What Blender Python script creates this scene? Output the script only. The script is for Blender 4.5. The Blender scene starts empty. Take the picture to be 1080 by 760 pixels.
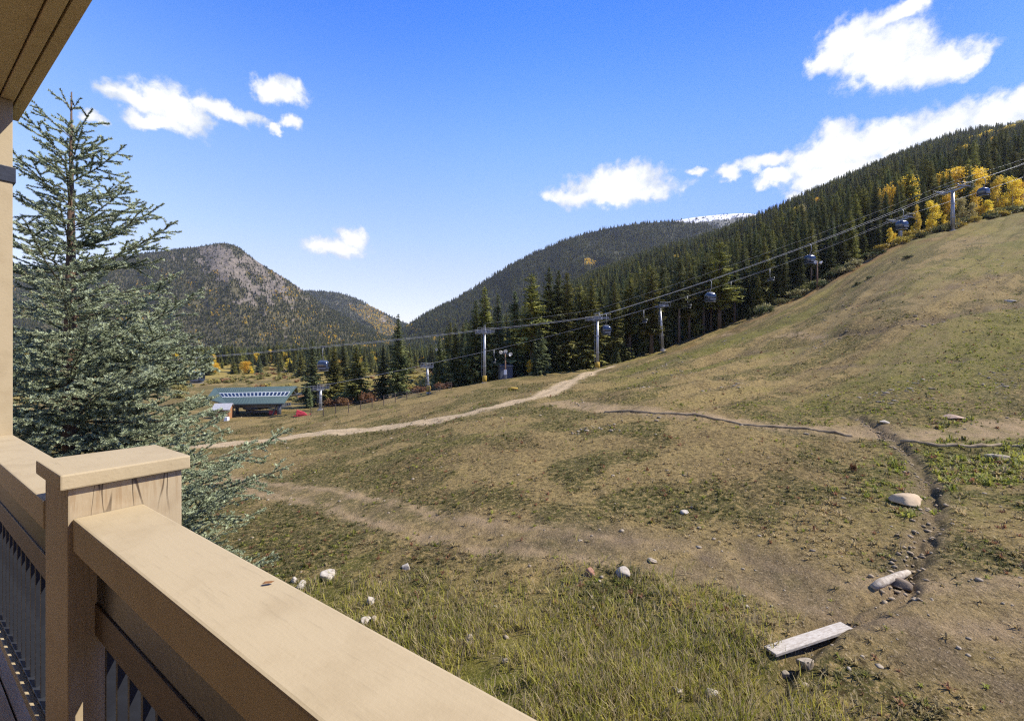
import bpy, math, random
import numpy as np
from mathutils import Vector, Matrix

random.seed(7)
RNG = np.random.default_rng(11)
S = bpy.context.scene
COL = S.collection
F_PX, CX, CY = 465.0, 540.0, 376.0          # focal length and principal point, used to size things from the photo

# ------------------------------------------------------------------ helpers
def link(o, parent=None):
    COL.objects.link(o)
    if parent is not None:
        o.parent = parent
    return o

def tag(o, label=None, cat=None, group=None, kind=None):
    if label: o['label'] = label
    if cat: o['category'] = cat
    if group: o['group'] = group
    if kind: o['kind'] = kind
    return o

def empty(name, loc=(0, 0, 0), rz=0.0):
    o = bpy.data.objects.new(name, None)
    o.location = loc; o.rotation_euler = (0, 0, rz); o.empty_display_size = 0.2
    return link(o)

def copy_tree(o, parent=None):
    c = o.copy(); link(c, parent)
    for ch in list(o.children):
        copy_tree(ch, c)
    return c

def np_mesh(name, V, F, mat=None, parent=None, col=None, smooth=False, attrs=None):
    V = np.asarray(V, dtype=np.float32); F = np.asarray(F, dtype=np.int32)
    k = F.shape[1]
    me = bpy.data.meshes.new(name)
    me.vertices.add(len(V)); me.vertices.foreach_set('co', V.ravel())
    me.loops.add(F.size); me.loops.foreach_set('vertex_index', F.ravel())
    me.polygons.add(len(F))
    me.polygons.foreach_set('loop_start', np.arange(0, F.size, k, dtype=np.int32))
    me.polygons.foreach_set('loop_total', np.full(len(F), k, dtype=np.int32))
    if smooth:
        me.polygons.foreach_set('use_smooth', np.ones(len(F), dtype=bool))
    me.update(calc_edges=True)
    allc = dict(attrs or {})
    if col is not None: allc['Col'] = col
    for nm, c in allc.items():
        a = me.color_attributes.new(nm, 'FLOAT_COLOR', 'POINT')
        c = np.asarray(c, dtype=np.float32)
        if c.shape[1] == 3: c = np.hstack([c, np.ones((len(c), 1), np.float32)])
        a.data.foreach_set('color', c.ravel())
    if mat is not None: me.materials.append(mat)
    return link(bpy.data.objects.new(name, me), parent)

class MB:
    """collects shapes that become one mesh"""
    def __init__(s): s.v = []; s.f = []
    def add(s, vs, fs):
        b = len(s.v); s.v += [tuple(v) for v in vs]; s.f += [tuple(i + b for i in f) for f in fs]; return s
    def hexa(s, p):      # 8 corners: bottom 4 ccw, top 4 ccw
        return s.add(p, [(3, 2, 1, 0), (4, 5, 6, 7), (0, 1, 5, 4), (1, 2, 6, 5), (2, 3, 7, 6), (3, 0, 4, 7)])
    def box(s, lo, hi):
        x0, y0, z0 = lo; x1, y1, z1 = hi
        return s.hexa([(x0, y0, z0), (x1, y0, z0), (x1, y1, z0), (x0, y1, z0), (x0, y0, z1), (x1, y0, z1), (x1, y1, z1), (x0, y1, z1)])
    def tube(s, pts, rad, n=8, cap=True):
        pts = [Vector(p) for p in pts]
        if not hasattr(rad, '__len__'): rad = [rad] * len(pts)
        b = len(s.v)
        for i, p in enumerate(pts):
            d = (pts[min(i + 1, len(pts) - 1)] - pts[max(i - 1, 0)]).normalized()
            a = Vector((0, 0, 1)) if abs(d.z) < 0.9 else Vector((1, 0, 0))
            u = d.cross(a).normalized(); w = d.cross(u)
            for k in range(n):
                t = 2 * math.pi * k / n
                s.v.append(tuple(p + (u * math.cos(t) + w * math.sin(t)) * rad[i]))
        for i in range(len(pts) - 1):
            for k in range(n):
                k2 = (k + 1) % n
                s.f.append((b + i * n + k, b + i * n + k2, b + (i + 1) * n + k2, b + (i + 1) * n + k))
        if cap:
            s.f.append(tuple(b + k for k in range(n)))
            s.f.append(tuple(b + (len(pts) - 1) * n + k for k in reversed(range(n))))
        return s
    def lathe(s, c, prof, n=16):   # prof: (r, z)
        b = len(s.v); cx, cy, cz = c
        for r, z in prof:
            for k in range(n):
                t = 2 * math.pi * k / n
                s.v.append((cx + r * math.cos(t), cy + r * math.sin(t), cz + z))
        for i in range(len(prof) - 1):
            for k in range(n):
                k2 = (k + 1) % n
                s.f.append((b + i * n + k, b + i * n + k2, b + (i + 1) * n + k2, b + (i + 1) * n + k))
        s.f.append(tuple(b + k for k in reversed(range(n))))
        s.f.append(tuple(b + (len(prof) - 1) * n + k for k in range(n)))
        return s
    def build(s, name, mat=None, parent=None, smooth=False, bevel=0.0, M=None):
        me = bpy.data.meshes.new(name)
        vs = s.v if M is None else [tuple(M @ Vector(v)) for v in s.v]
        me.from_pydata(vs, [], s.f); me.update()
        import bmesh
        bm = bmesh.new(); bm.from_mesh(me); bmesh.ops.recalc_face_normals(bm, faces=bm.faces)
        if bevel:
            es = [e for e in bm.edges if len(e.link_faces) == 2 and e.calc_face_angle(0) > 0.6]
            bmesh.ops.bevel(bm, geom=es, offset=bevel, segments=2, affect='EDGES', profile=0.6)
        if smooth:
            for f in bm.faces: f.smooth = True
        bm.to_mesh(me); bm.free()
        if mat: me.materials.append(mat)
        return link(bpy.data.objects.new(name, me), parent)

def hash2(ix, iy, seed):
    h = (ix.astype(np.int64) * 374761393 + iy.astype(np.int64) * 668265263 + seed * 974711) & 0xFFFFFFFF
    h = ((h ^ (h >> 13)) * 1274126177) & 0xFFFFFFFF
    h = (h ^ (h >> 16)) & 0xFFFFFFFF
    return h / 4294967295.0

def vnoise(x, y, seed=0):
    x = np.asarray(x, float); y = np.asarray(y, float)
    ix = np.floor(x); iy = np.floor(y); fx = x - ix; fy = y - iy
    fx = fx * fx * (3 - 2 * fx); fy = fy * fy * (3 - 2 * fy)
    a = hash2(ix, iy, seed); b = hash2(ix + 1, iy, seed); c = hash2(ix, iy + 1, seed); d = hash2(ix + 1, iy + 1, seed)
    return (a * (1 - fx) + b * fx) * (1 - fy) + (c * (1 - fx) + d * fx) * fy

def fbm(x, y, seed=0, oct=4):
    s = 0; a = 0.5; t = 0
    for i in range(oct):
        s = s + a * vnoise(x * 2 ** i, y * 2 ** i, seed + i); t += a; a *= 0.5
    return s / t

def sstep(a, b, x):
    t = np.clip((np.asarray(x, float) - a) / (b - a), 0, 1); return t * t * (3 - 2 * t)

def pchip(xs, ys, xq):
    xs = np.array(xs, float); ys = np.array(ys, float); h = np.diff(xs); d = np.diff(ys) / h
    m = np.zeros_like(ys); m[0] = d[0]; m[-1] = d[-1]
    for i in range(1, len(xs) - 1):
        if d[i - 1] * d[i] > 0:
            w1 = 2 * h[i] + h[i - 1]; w2 = h[i] + 2 * h[i - 1]
            m[i] = (w1 + w2) / (w1 / d[i - 1] + w2 / d[i])
    xq = np.clip(xq, xs[0], xs[-1]); k = np.clip(np.searchsorted(xs, xq) - 1, 0, len(xs) - 2)
    t = (xq - xs[k]) / h[k]
    return ((1 + 2 * t) * (1 - t) ** 2 * ys[k] + t * (1 - t) ** 2 * h[k] * m[k] + t * t * (3 - 2 * t) * ys[k + 1] + t * t * (t - 1) * h[k] * m[k + 1])

# ------------------------------------------------------------------ materials
def new_mat(name):
    m = bpy.data.materials.new(name); m.use_nodes = True
    nt = m.node_tree; nt.nodes.clear()
    out = nt.nodes.new('ShaderNodeOutputMaterial')
    return m, nt, out

class NT:
    def __init__(s, nt): s.t = nt
    def n(s, typ, **kw):
        x = s.t.nodes.new(typ)
        for k, v in kw.items(): setattr(x, k, v)
        return x
    def l(s, a, b): s.t.links.new(a, b)
    def setin(s, sock, v):
        if hasattr(v, 'node'): s.l(v, sock)
        else: sock.default_value = v
    def math(s, op, a, b=0.0, c=0.0, clamp=False):
        x = s.n('ShaderNodeMath', operation=op, use_clamp=clamp)
        s.setin(x.inputs[0], a); s.setin(x.inputs[1], b); s.setin(x.inputs[2], c)
        return x.outputs[0]
    def vmath(s, op, a, b=None, c=None):
        x = s.n('ShaderNodeVectorMath', operation=op)
        s.setin(x.inputs[0], a)
        if b is not None: s.setin(x.inputs[1], b)
        if c is not None: s.setin(x.inputs[2], c)
        return x.outputs['Value'] if op in ('LENGTH', 'DOT_PRODUCT', 'DISTANCE') else x.outputs[0]
    def mix(s, fac, a, b, blend='MIX'):
        x = s.n('ShaderNodeMix', data_type='RGBA', blend_type=blend)
        s.setin(x.inputs[0], fac)
        for sock, v in ((x.inputs[6], a), (x.inputs[7], b)):
            if hasattr(v, 'node'): s.l(v, sock)
            else: sock.default_value = (*v[:3], 1)
        return x.outputs[2]
    def noise(s, vec, scale, detail=4, rough=0.55, dist=0.0):
        x = s.n('ShaderNodeTexNoise'); s.l(vec, x.inputs['Vector'])
        x.inputs['Scale'].default_value = scale; x.inputs['Detail'].default_value = detail
        x.inputs['Roughness'].default_value = rough; x.inputs['Distortion'].default_value = dist
        return x.outputs['Fac']
    def ramp(s, fac, a, b, lo=0.0, hi=1.0):
        x = s.n('ShaderNodeMapRange', interpolation_type='SMOOTHSTEP')
        s.setin(x.inputs[0], fac); x.inputs[1].default_value = a; x.inputs[2].default_value = b
        x.inputs[3].default_value = lo; x.inputs[4].default_value = hi
        return x.outputs[0]

def simple_mat(name, c1, c2=None, scale=6.0, rough=0.7, bump=0.1, metal=0.0, stretch=(1, 1, 1), spec=0.4, bscale=None):
    m, nt, out = new_mat(name); N = NT(nt)
    b = N.n('ShaderNodeBsdfPrincipled')
    tc = N.n('ShaderNodeTexCoord'); v = N.vmath('MULTIPLY', tc.outputs['Object'], stretch)
    f = N.noise(v, scale, 5, 0.6)
    c2 = c2 or tuple(x * 0.8 for x in c1)
    N.l(N.mix(N.ramp(f, 0.3, 0.7), c1, c2), b.inputs['Base Color'])
    b.inputs['Roughness'].default_value = rough; b.inputs['Metallic'].default_value = metal
    b.inputs['Specular IOR Level'].default_value = spec
    if bump:
        bp = N.n('ShaderNodeBump'); bp.inputs['Strength'].default_value = bump; bp.inputs['Distance'].default_value = 0.02
        N.l(N.noise(v, bscale or scale * 6, 4, 0.6), bp.inputs['Height']); N.l(bp.outputs[0], b.inputs['Normal'])
    N.l(b.outputs[0], out.inputs[0])
    return m

def leaf_mat(name, gain=(1, 1, 1), transl=0.25, rough=0.6, vary=0.25, nscale=0.0):
    """leaf colour comes from the mesh attribute, varied a little per object"""
    m, nt, out = new_mat(name); N = NT(nt)
    at = N.n('ShaderNodeAttribute'); at.attribute_name = 'Col'
    oi = N.n('ShaderNodeObjectInfo')
    hs = N.n('ShaderNodeHueSaturation')
    N.l(N.math('MULTIPLY_ADD', oi.outputs['Random'], vary, 1 - vary / 2), hs.inputs['Value'])
    N.l(N.math('MULTIPLY_ADD', oi.outputs['Random'], 0.02, 0.49), hs.inputs['Hue'])
    N.l(at.outputs['Color'], hs.inputs['Color'])
    c = N.mix(1.0, hs.outputs[0], gain, 'MULTIPLY')
    b = N.n('ShaderNodeBsdfPrincipled'); N.l(c, b.inputs['Base Color'])
    b.inputs['Roughness'].default_value = rough; b.inputs['Specular IOR Level'].default_value = 0.25
    t = N.n('ShaderNodeBsdfTranslucent'); N.l(c, t.inputs['Color'])
    mx = N.n('ShaderNodeMixShader'); mx.inputs[0].default_value = transl
    N.l(b.outputs[0], mx.inputs[1]); N.l(t.outputs[0], mx.inputs[2]); N.l(mx.outputs[0], out.inputs[0])
    return m

# ------------------------------------------------------------------ terrain
COLS = {
    -300: [(3,-9.5),(8.5,-9.5),(17,-10),(32,-11.5),(60,-13.5),(100,-15),(200,-13),(600,0),(1000,10),(2000,15),(9000,10)],
    100: [(3,-8.6),(8.5,-8.7),(12,-8.8),(17,-9.1),(24,-9.7),(32,-10.4),(44,-11.4),(60,-12.4),(80,-13.2),(100,-13.8),(130,-14.2),(200,-13),(350,-9.5),(600,-3),(1000,8),(2000,14),(9000,10)],
    300: [(3,-8.1),(8.5,-8.2),(12,-8.2),(17,-8.3),(24,-8.6),(32,-9.1),(44,-9.8),(60,-10.6),(80,-11.6),(88,-11.9),(100,-12.4),(130,-13),(200,-12.5),(350,-9.5),(600,-3),(1000,6),(2000,12),(9000,10)],
    450: [(3,-7.5),(8.5,-7.5),(12,-7.4),(17,-7.35),(24,-7.2),(32,-7.0),(44,-7.0),(60,-7.2),(80,-7.6),(98,-8.0),(115,-9.2),(130,-10),(200,-10),(350,-7.5),(600,-1),(1000,15),(2000,40),(9000,30)],
    540: [(3,-7),(8.5,-7),(12,-6.95),(17,-6.65),(24,-6.3),(32,-5.9),(44,-5.3),(60,-4.9),(80,-4.7),(98,-4.6),(115,-4.6),(130,-4),(200,0),(350,10),(600,30),(1000,70),(2000,60),(9000,30)],
    630: [(3,-6.8),(8.5,-6.8),(12,-6.7),(17,-6.3),(24,-5.8),(32,-5.1),(44,-4.3),(60,-3.6),(80,-2.9),(98,-2.5),(115,-1.8),(130,.5),(200,13),(350,45),(600,100),(1000,175),(2000,120),(9000,50)],
    720: [(3,-6.7),(8.5,-6.7),(12,-6.6),(17,-6.1),(24,-5.3),(32,-4.4),(44,-3.0),(60,-1.2),(80,1.0),(104,3.2),(118,5),(130,8),(200,26),(350,66),(600,130),(1000,222),(2000,150),(9000,60)],
    850: [(3,-6.7),(8.2,-6.7),(12,-6.2),(17,-5.8),(24,-5.1),(32,-4.1),(44,-2.2),(60,1.8),(80,8.6),(106,15.5),(118,18.5),(130,22),(200,50),(350,107),(600,200),(800,268),(1000,300),(2000,250),(9000,80)],
    960: [(3,-6.6),(8,-6.6),(12,-5.9),(17,-5.4),(24,-4.6),(32,-3.0),(44,.3),(60,7.5),(80,16.5),(112,30),(125,34.5),(135,39),(200,70),(350,145),(600,262),(800,352),(1000,380),(2000,300),(9000,80)],
    1080: [(3,-6.3),(8,-6.3),(12,-5.6),(17,-5),(24,-4.4),(32,-2.6),(44,2),(60,9.5),(80,19.5),(100,29.5),(122,40.5),(135,44),(200,84),(350,165),(600,300),(800,402),(1000,430),(2000,350),(9000,80)],
    1400: [(3,-5.4),(8,-5.4),(12,-4.2),(17,-3),(24,-1),(32,3),(44,11),(60,22),(80,37),(122,64),(200,120),(350,220),(600,390),(1000,560),(2000,450),(9000,80)],
}
LD = np.linspace(math.log(3), math.log(9000), 420)
UG = np.linspace(-300, 1400, 426)
_rows = np.array([pchip([math.log(a) for a, b in COLS[k]], [b for a, b in COLS[k]], LD) for k in COLS])
GRID = np.array([pchip(list(COLS), _rows[:, j], UG) for j in range(len(LD))]).T       # [u, d]
_k = np.exp(-0.5 * (np.arange(-14, 15) / 6.0) ** 2); _k /= _k.sum()
GRID = np.array([np.convolve(np.pad(GRID[:, j], 14, 'edge'), _k, 'valid') for j in range(len(LD))]).T

def poly_dist(x, y, P):
    """distance in the ground plan from points to polyline P (Nx2) and the parameter along it"""
    best = np.full(np.shape(x), 1e9); par = np.zeros(np.shape(x))
    for i in range(len(P) - 1):
        ax, ay = P[i]; bx, by = P[i + 1]; dx, dy = bx - ax, by - ay
        t = np.clip(((x - ax) * dx + (y - ay) * dy) / (dx * dx + dy * dy), 0, 1)
        d = np.hypot(x - ax - t * dx, y - ay - t * dy)
        par = np.where(d < best, (i + t) / (len(P) - 1), par); best = np.minimum(best, d)
    return best, par

def z_smooth(x, y):
    x = np.asarray(x, float); y = np.maximum(np.asarray(y, float), 3.0)
    u = np.clip(CX + F_PX * x / y, -299.9, 1399.9); l = np.clip(np.log(y), LD[0], LD[-1] - 1e-6)
    fu = (u + 300) / (UG[1] - UG[0]); fl = (l - LD[0]) / (LD[1] - LD[0])
    iu = np.minimum(fu.astype(int), len(UG) - 2); il = np.minimum(fl.astype(int), len(LD) - 2); fu = fu - iu; fl = fl - il
    return (GRID[iu, il] * (1 - fu) + GRID[iu + 1, il] * fu) * (1 - fl) + (GRID[iu, il + 1] * (1 - fu) + GRID[iu + 1, il + 1] * fu) * fl

GULLY = None; BERMS = []; RUTS = []
def terr(x, y):
    x = np.asarray(x, float); y = np.asarray(y, float)
    z = z_smooth(x, y)
    near = np.clip(y / 60.0, 0.12, 1.0)
    z = z + (fbm(x * 0.09, y * 0.09, 3) - 0.5) * 1.3 * near * np.clip(1 - (y - 200) / 200, 0, 1)
    z = z + (fbm(x * 0.55, y * 0.55, 9, 3) - 0.5) * 0.34 * sstep(0, 60, 100 - y + 60)
    z = z + (fbm(x * 2.4, y * 2.4, 21, 2) - 0.5) * 0.10 * (1 - sstep(30, 60, y))
    z = z + (fbm(x * 0.01, y * 0.01, 33, 3) - 0.5) * 22 * sstep(150, 420, y)
    bn = fbm(x * .045 - y * .02 + 3, y * .22 - x * .13, 63, 4); z = z + (np.abs(bn - .5) * -2.4) * sstep(24, 45, y) * sstep(2, 14, x) * (1 - sstep(120, 150, y))
    if GULLY is not None:
        d, t = poly_dist(x, y, GULLY)
        d = d + (fbm(x * 1.1, y * 1.1, 5, 2) - 0.5) * 0.5
        z = z - 0.22 * np.exp(-(d / 0.20) ** 2) * (0.5 + 1.0 * fbm(x * .8, y * .8, 8, 2))
    for P, w, h in BERMS:
        d, t = poly_dist(x, y, P); z = z + h * np.exp(-(d / w) ** 2)
    return z

def world(u, py, d): return Vector(((u - CX) / F_PX * d, d, (CY - py) / F_PX * d))
_dd = np.exp(np.linspace(math.log(5), math.log(900), 1400))
def at(u, py, dmax=900, fn=None):
    """where the line of sight of a photo point meets the terrain"""
    x = (u - CX) / F_PX * _dd
    z = (fn or terr)(x, _dd); q = CY - F_PX * z / _dd
    k = np.argmax(q <= py)
    if q[k] > py: k = len(_dd) - 1
    if k > 0:
        t = (q[k - 1] - py) / max(q[k - 1] - q[k], 1e-6); d = _dd[k - 1] + t * (_dd[k] - _dd[k - 1])
    else: d = _dd[0]
    d = min(d, dmax); x = (u - CX) / F_PX * d
    return Vector((x, d, float(terr(x, d))))
def on(u, d):
    x = (u - CX) / F_PX * d
    return Vector((x, d, float(terr(x, d))))
def plan(pts): return [tuple(at(u, v, fn=z_smooth)[:2]) for u, v in pts]

ROAD = plan([(120,478),(200,471),(300,462),(400,450),(470,440),(520,430),(560,420),(590,408),(610,398),(622,391),(640,387)])
TRACK_LOW = plan([(180,498),(235,506),(330,522),(430,547),(520,566),(600,578),(700,590),(800,606),(880,628),(980,634),(1100,636)])
TRACK_UP = plan([(585,424),(640,432),(700,437),(800,449),(900,456),(960,460),(1100,452)])
BARE = plan([(560,572),(640,575),(720,585),(800,600),(850,625),(930,660),(1010,690),(1100,720)])
GULLY_P = plan([(905,440),(935,456),(962,480),(978,505),(986,535),(978,570),(960,595),(948,622)])
GULLY2 = plan([(948,622),(900,648),(858,672),(830,705),(812,740),(800,790)])
STRIP = plan([(395,487),(450,474),(500,462),(560,447)])
GREENR = plan([(990,480),(1040,500),(1090,520)])
GULLY = GULLY_P + GULLY2[1:]
BAR1 = plan([(638,437),(668,439),(700,441),(750,446),(800,452),(850,457),(880,459),(903,460)])
BAR2 = plan([(950,468),(990,472),(1030,473),(1060,471),(1110,474)])
CUT1 = plan([(780,374),(830,362),(870,354),(920,346),(980,337),(1080,318),(1130,308)])
CUT2 = plan([(690,408),(760,399),(850,388),(930,380),(1010,376),(1110,366)])
CUT3 = plan([(860,330),(930,312),(1000,300),(1090,280)])
SCAR = plan([(822,353),(868,352)]); SCAR2 = plan([(752,353),(772,350)]); SCAR3 = plan([(640,433),(690,436)])
BERMS = [(CUT1, .55, -.34), (CUT2, .5, -.26), (CUT3, .6, -.34), (BAR1, 0.6, 0.16), (BAR2, 0.6, 0.14), (TRACK_UP, 1.0, -0.10)]

def edge_d(u):        # depth at which the open slope ends and the forest starts
    return np.interp(u, [-300, 430, 470, 540, 630, 720, 850, 960, 1080, 1400], [130, 125, 104, 101, 103, 107, 109, 117, 127, 140])

# one sheet from the foot of the building to beyond the mountains
uu = np.linspace(-300, 1400, 1000)
dd = np.concatenate([np.exp(np.linspace(math.log(3.0), math.log(170), 520)), np.exp(np.linspace(math.log(174), math.log(9000), 130))])
U, D = np.meshgrid(uu, dd, indexing='ij'); X = (U - CX) / F_PX * D; Z = terr(X, D)
V = np.stack([X, D, Z], -1).reshape(-1, 3)
nu, nd = U.shape; idx = np.arange(nu * nd).reshape(nu, nd)
Fq = np.stack([idx[:-1, :-1], idx[1:, :-1], idx[1:, 1:], idx[:-1, 1:]], -1).reshape(-1, 4)
x, y = V[:, 0], V[:, 1]; uf = U.ravel()
n1 = fbm(x * .35, y * .35, 40); n2 = fbm(x * 1.3, y * 1.3, 50)
def band(P, w, soft, wob=0.0):
    d, t = poly_dist(x, y, P); d = d + (n1 - .5) * wob * 2 + (n2 - .5) * wob
    return 1 - sstep(w - soft, w + soft, d)
wr = np.clip(y / 55, .5, 1.3)
m_road = band(ROAD, 1.55, .6, .8)
dr, _ = poly_dist(x, y, ROAD); m_road = m_road * (0.72 + 0.28 * (1 - np.exp(-(dr / .35) ** 2)))
m_track = np.maximum(band(TRACK_LOW, 1.0, .9, 1.2) * .75, band(TRACK_UP, 1.2, .7, .9) * .9)
m_bare = np.maximum(band(BARE, 1.2, 1.3, 2.4) * sstep(.28, .62, n2 * .6 + n1 * .4), band(GULLY_P, .45, .4, .5) * .9)
for P_ in (CUT1, CUT2, CUT3): m_bare = np.maximum(m_bare, band(P_, .5, .5, 1.0) * .8)
m_bare = np.maximum(m_bare, band(GULLY2, .3, .3, .4) * .7)
# lush grass under the balcony and along the right of the gully
lush = (1 - sstep(9.5, 16.5, y + (n1 - .5) * 8 + np.maximum(x - 2, 0) * 0.62 - np.maximum(-x - 4, 0) * .5)) * (1 - sstep(5.0, 7.0, x + (n2 - .5) * 2))
gr = np.exp(-((x - 17.5 - (y - 16) * .95) / 4.5) ** 2) * sstep(13.5, 16, y) * (1 - sstep(25, 31, y)) * sstep(.36, .54, n1 * .5 + n2 * .5)
m_green = np.clip(lush + gr * .9 + band(STRIP, .7, .6, .6) * .45, 0, 1)
# upper slope: streaks of green that follow the contour
st = fbm(x * .035 + y * .01, y * .14 - x * .06, 77)
m_green = np.maximum(m_green, sstep(.48, .62, st) * .75 * sstep(28, 42, y) * sstep(8, 22, x) * (1 - sstep(-6, 2, y - edge_d(uf))))
valley = sstep(120, 160, y) * (1 - sstep(480, 560, uf))
m_yel = valley * sstep(.35, .6, fbm(x * .03, y * .015, 61))
m_yel = np.maximum(m_yel, sstep(-7, -1, y - edge_d(uf)) * (1 - sstep(2, 6, y - edge_d(uf))) * np.where(uf > 470, 1, 0) * sstep(.35, .6, n1) * .8)
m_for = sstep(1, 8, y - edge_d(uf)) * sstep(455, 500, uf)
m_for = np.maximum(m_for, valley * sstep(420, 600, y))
m_rust = np.exp(-((y - edge_d(uf) + 8) / 11) ** 2) * sstep(.38, .58, fbm(x * .1, y * .1, 91)) * sstep(640, 800, uf)
m_rust = np.maximum(m_rust, np.exp(-((y - 112) / 9) ** 2) * (1 - sstep(455, 470, uf)) * sstep(325, 350, uf))
m_stone = sstep(.46, .62, fbm(x * .05 + 7, y * .13 - x * .07, 95)) * sstep(22, 40, y) * (1 - sstep(90, 120, y)) * sstep(5, 25, x)
def veg(x, y):
    v = .5 * fbm(x * .075, y * .075, 201) + .5 * fbm(x * .33, y * .33, 202); u_ = .55 * fbm(x * .045 - y * .02, y * .24 - x * .14, 203) + .45 * fbm(x * .4, y * .5, 204)
    k = sstep(26, 46, y) * sstep(4, 16, x); return sstep(.39, .58, v * (1 - k) + u_ * k)
m_veg = veg(x, y)
dl, tl = poly_dist(x, y, TRACK_LOW); rw = (n2 - .5) * .5
m_rut = (np.exp(-((dl - .85 + rw) / .34) ** 2) + .45 * np.exp(-(dl / 1.3) ** 2)) * (1 - .40 * sstep(.5, .62, tl) * (1 - sstep(.78, .9, tl))) * (.55 + .7 * n1)
m_track = np.maximum(np.clip(m_rut, 0, 1), band(TRACK_UP, 1.5, .7, .8)); m_track = np.maximum(m_track, np.maximum(band(SCAR, .9, .7, .9), band(SCAR2, .8, .6, .9)))
A1 = np.stack([m_road, m_track, m_bare, np.ones_like(x)], 1); A2 = np.stack([m_green, m_yel, m_for, np.ones_like(x)], 1)
A3 = np.stack([m_rust, m_stone, m_veg, np.ones_like(x)], 1)

def ground_mat():
    m, nt, out = new_mat('ground_earth'); N = NT(nt)
    tc = N.n('ShaderNodeTexCoord'); p = tc.outputs['Object']
    def att(nm):
        a = N.n('ShaderNodeAttribute'); a.attribute_name = nm
        s = N.n('ShaderNodeSeparateColor'); N.l(a.outputs['Color'], s.inputs[0]); return s.outputs
    a1, a2, a3 = att('m1'), att('m2'), att('m3')
    big = N.noise(p, .12, 5, .6); mid = N.noise(p, .7, 6, .65, .4); fine = N.noise(p, 4.5, 6, .72); grit = N.noise(p, 17, 4, .75)
    c = N.mix(N.ramp(N.math('ADD', N.math('MULTIPLY', a3[2], .6), N.math('MULTIPLY', mid, .7)), .48, .74), (.215, .182, .118), (.080, .085, .036))
    c = N.mix(N.math('MULTIPLY', N.ramp(big, .50, .62), .6), c, (.115, .092, .062))
    c = N.mix(N.math('MULTIPLY', N.ramp(fine, .51, .60), .8), c, (.32, .26, .17))
    c = N.mix(N.math('MULTIPLY', N.ramp(fine, .48, .39), .8), c, (.055, .042, .024))
    c = N.mix(N.math('MULTIPLY', a3[0], .6), c, (.19, .098, .045))
    gm = N.math('MULTIPLY', a2[0], N.ramp(N.math('ADD', N.math('MULTIPLY', mid, .5), N.math('MULTIPLY', fine, .5)), .34, .56))
    c = N.mix(N.math('MULTIPLY', gm, .8), c, N.mix(fine, (.085, .105, .026), (.20, .215, .055)))
    st = N.math('MULTIPLY', a3[1], N.ramp(fine, .42, .6)); c = N.mix(N.math('MULTIPLY', st, .6), c, (.19, .165, .135))
    c = N.mix(1.0, c, (.86, .75, .43), 'MULTIPLY')
    c = N.mix(N.math('MULTIPLY', a1[1], N.ramp(mid, .25, .6)), c, N.mix(fine, (.205, .142, .072), (.33, .240, .130)))
    c = N.mix(N.math('MULTIPLY', N.math('MULTIPLY', a1[2], N.ramp(fine, .25, .55)), .85), c, N.mix(grit, (.075, .054, .033), (.165, .122, .074)))
    c = N.mix(a1[0], c, N.mix(fine, (.36, .268, .155), (.45, .345, .21)))
    c = N.mix(a2[1], c, N.mix(mid, (.30, .21, .05), (.16, .14, .04)))
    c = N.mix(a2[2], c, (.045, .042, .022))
    c = N.mix(N.ramp(grit, .55, .66), c, N.mix(.6, c, (.40, .31, .19)))
    c = N.mix(N.ramp(grit, .45, .36), c, N.mix(.65, c, (.025, .02, .013)))
    b = N.n('ShaderNodeBsdfPrincipled'); N.l(c, b.inputs['Base Color']); b.inputs['Roughness'].default_value = .95
    b.inputs['Specular IOR Level'].default_value = .1
    bp = N.n('ShaderNodeBump'); bp.inputs['Strength'].default_value = .9; bp.inputs['Distance'].default_value = .16
    N.l(N.math('ADD', N.math('MULTIPLY', fine, .8), N.math('MULTIPLY', grit, .35)), bp.inputs['Height']); N.l(bp.outputs[0], b.inputs['Normal'])
    N.l(b.outputs[0], out.inputs[0]); return m
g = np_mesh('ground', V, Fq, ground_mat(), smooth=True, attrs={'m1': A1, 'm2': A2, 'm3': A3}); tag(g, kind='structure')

# ------------------------------------------------------------------ grass, pebbles
def blades(n, us, ld, keep, hfn, wfn, colfn, seed, lean=.35):
    r = np.random.default_rng(seed)
    u = r.uniform(us[0], us[1], n); d = np.exp(r.uniform(math.log(ld[0]), math.log(ld[1]), n)); X = (u - CX) / F_PX * d
    k = keep(X, d, r.random(n)); X, d = X[k], d[k]; n = len(X)
    z = terr(X, d); h = hfn(X, d, r.random(n)); w = wfn(X, d, r.random(n))
    a = r.uniform(0, 2 * math.pi, n); wx, wy = np.cos(a) * w, np.sin(a) * w
    la = r.uniform(0, 2 * math.pi, n); lm = h * lean * r.random(n); lx, ly = np.cos(la) * lm, np.sin(la) * lm
    P = np.stack([X, d, z - .02], 1)
    v = np.empty((n, 5, 3)); o = np.stack([wx, wy, np.zeros(n)], 1); m = np.stack([lx * .35, ly * .35, h * .55], 1); t = np.stack([lx, ly, h], 1)
    v[:, 0] = P - o; v[:, 1] = P + o; v[:, 2] = P + o * .8 + m; v[:, 3] = P - o * .8 + m; v[:, 4] = P + t
    b = (np.arange(n) * 5)[:, None]
    F = np.concatenate([b + np.array([[0, 1, 2]]), b + np.array([[0, 2, 3]]), b + np.array([[3, 2, 4]])])
    c = colfn(X, d, r.random(n), r.random(n)); C = np.repeat(c, 5, axis=0)
    return v.reshape(-1, 3), F, C
def lush_at(X, d):
    a = fbm(X * .35, d * .35, 40); b = fbm(X * 1.3, d * 1.3, 50)
    return (1 - sstep(9.5, 16.5, d + (a - .5) * 8 + np.maximum(X - 2, 0) * 0.62 - np.maximum(-X - 4, 0) * .5)) * (1 - sstep(5.0, 7.0, X + (b - .5) * 2))
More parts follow.
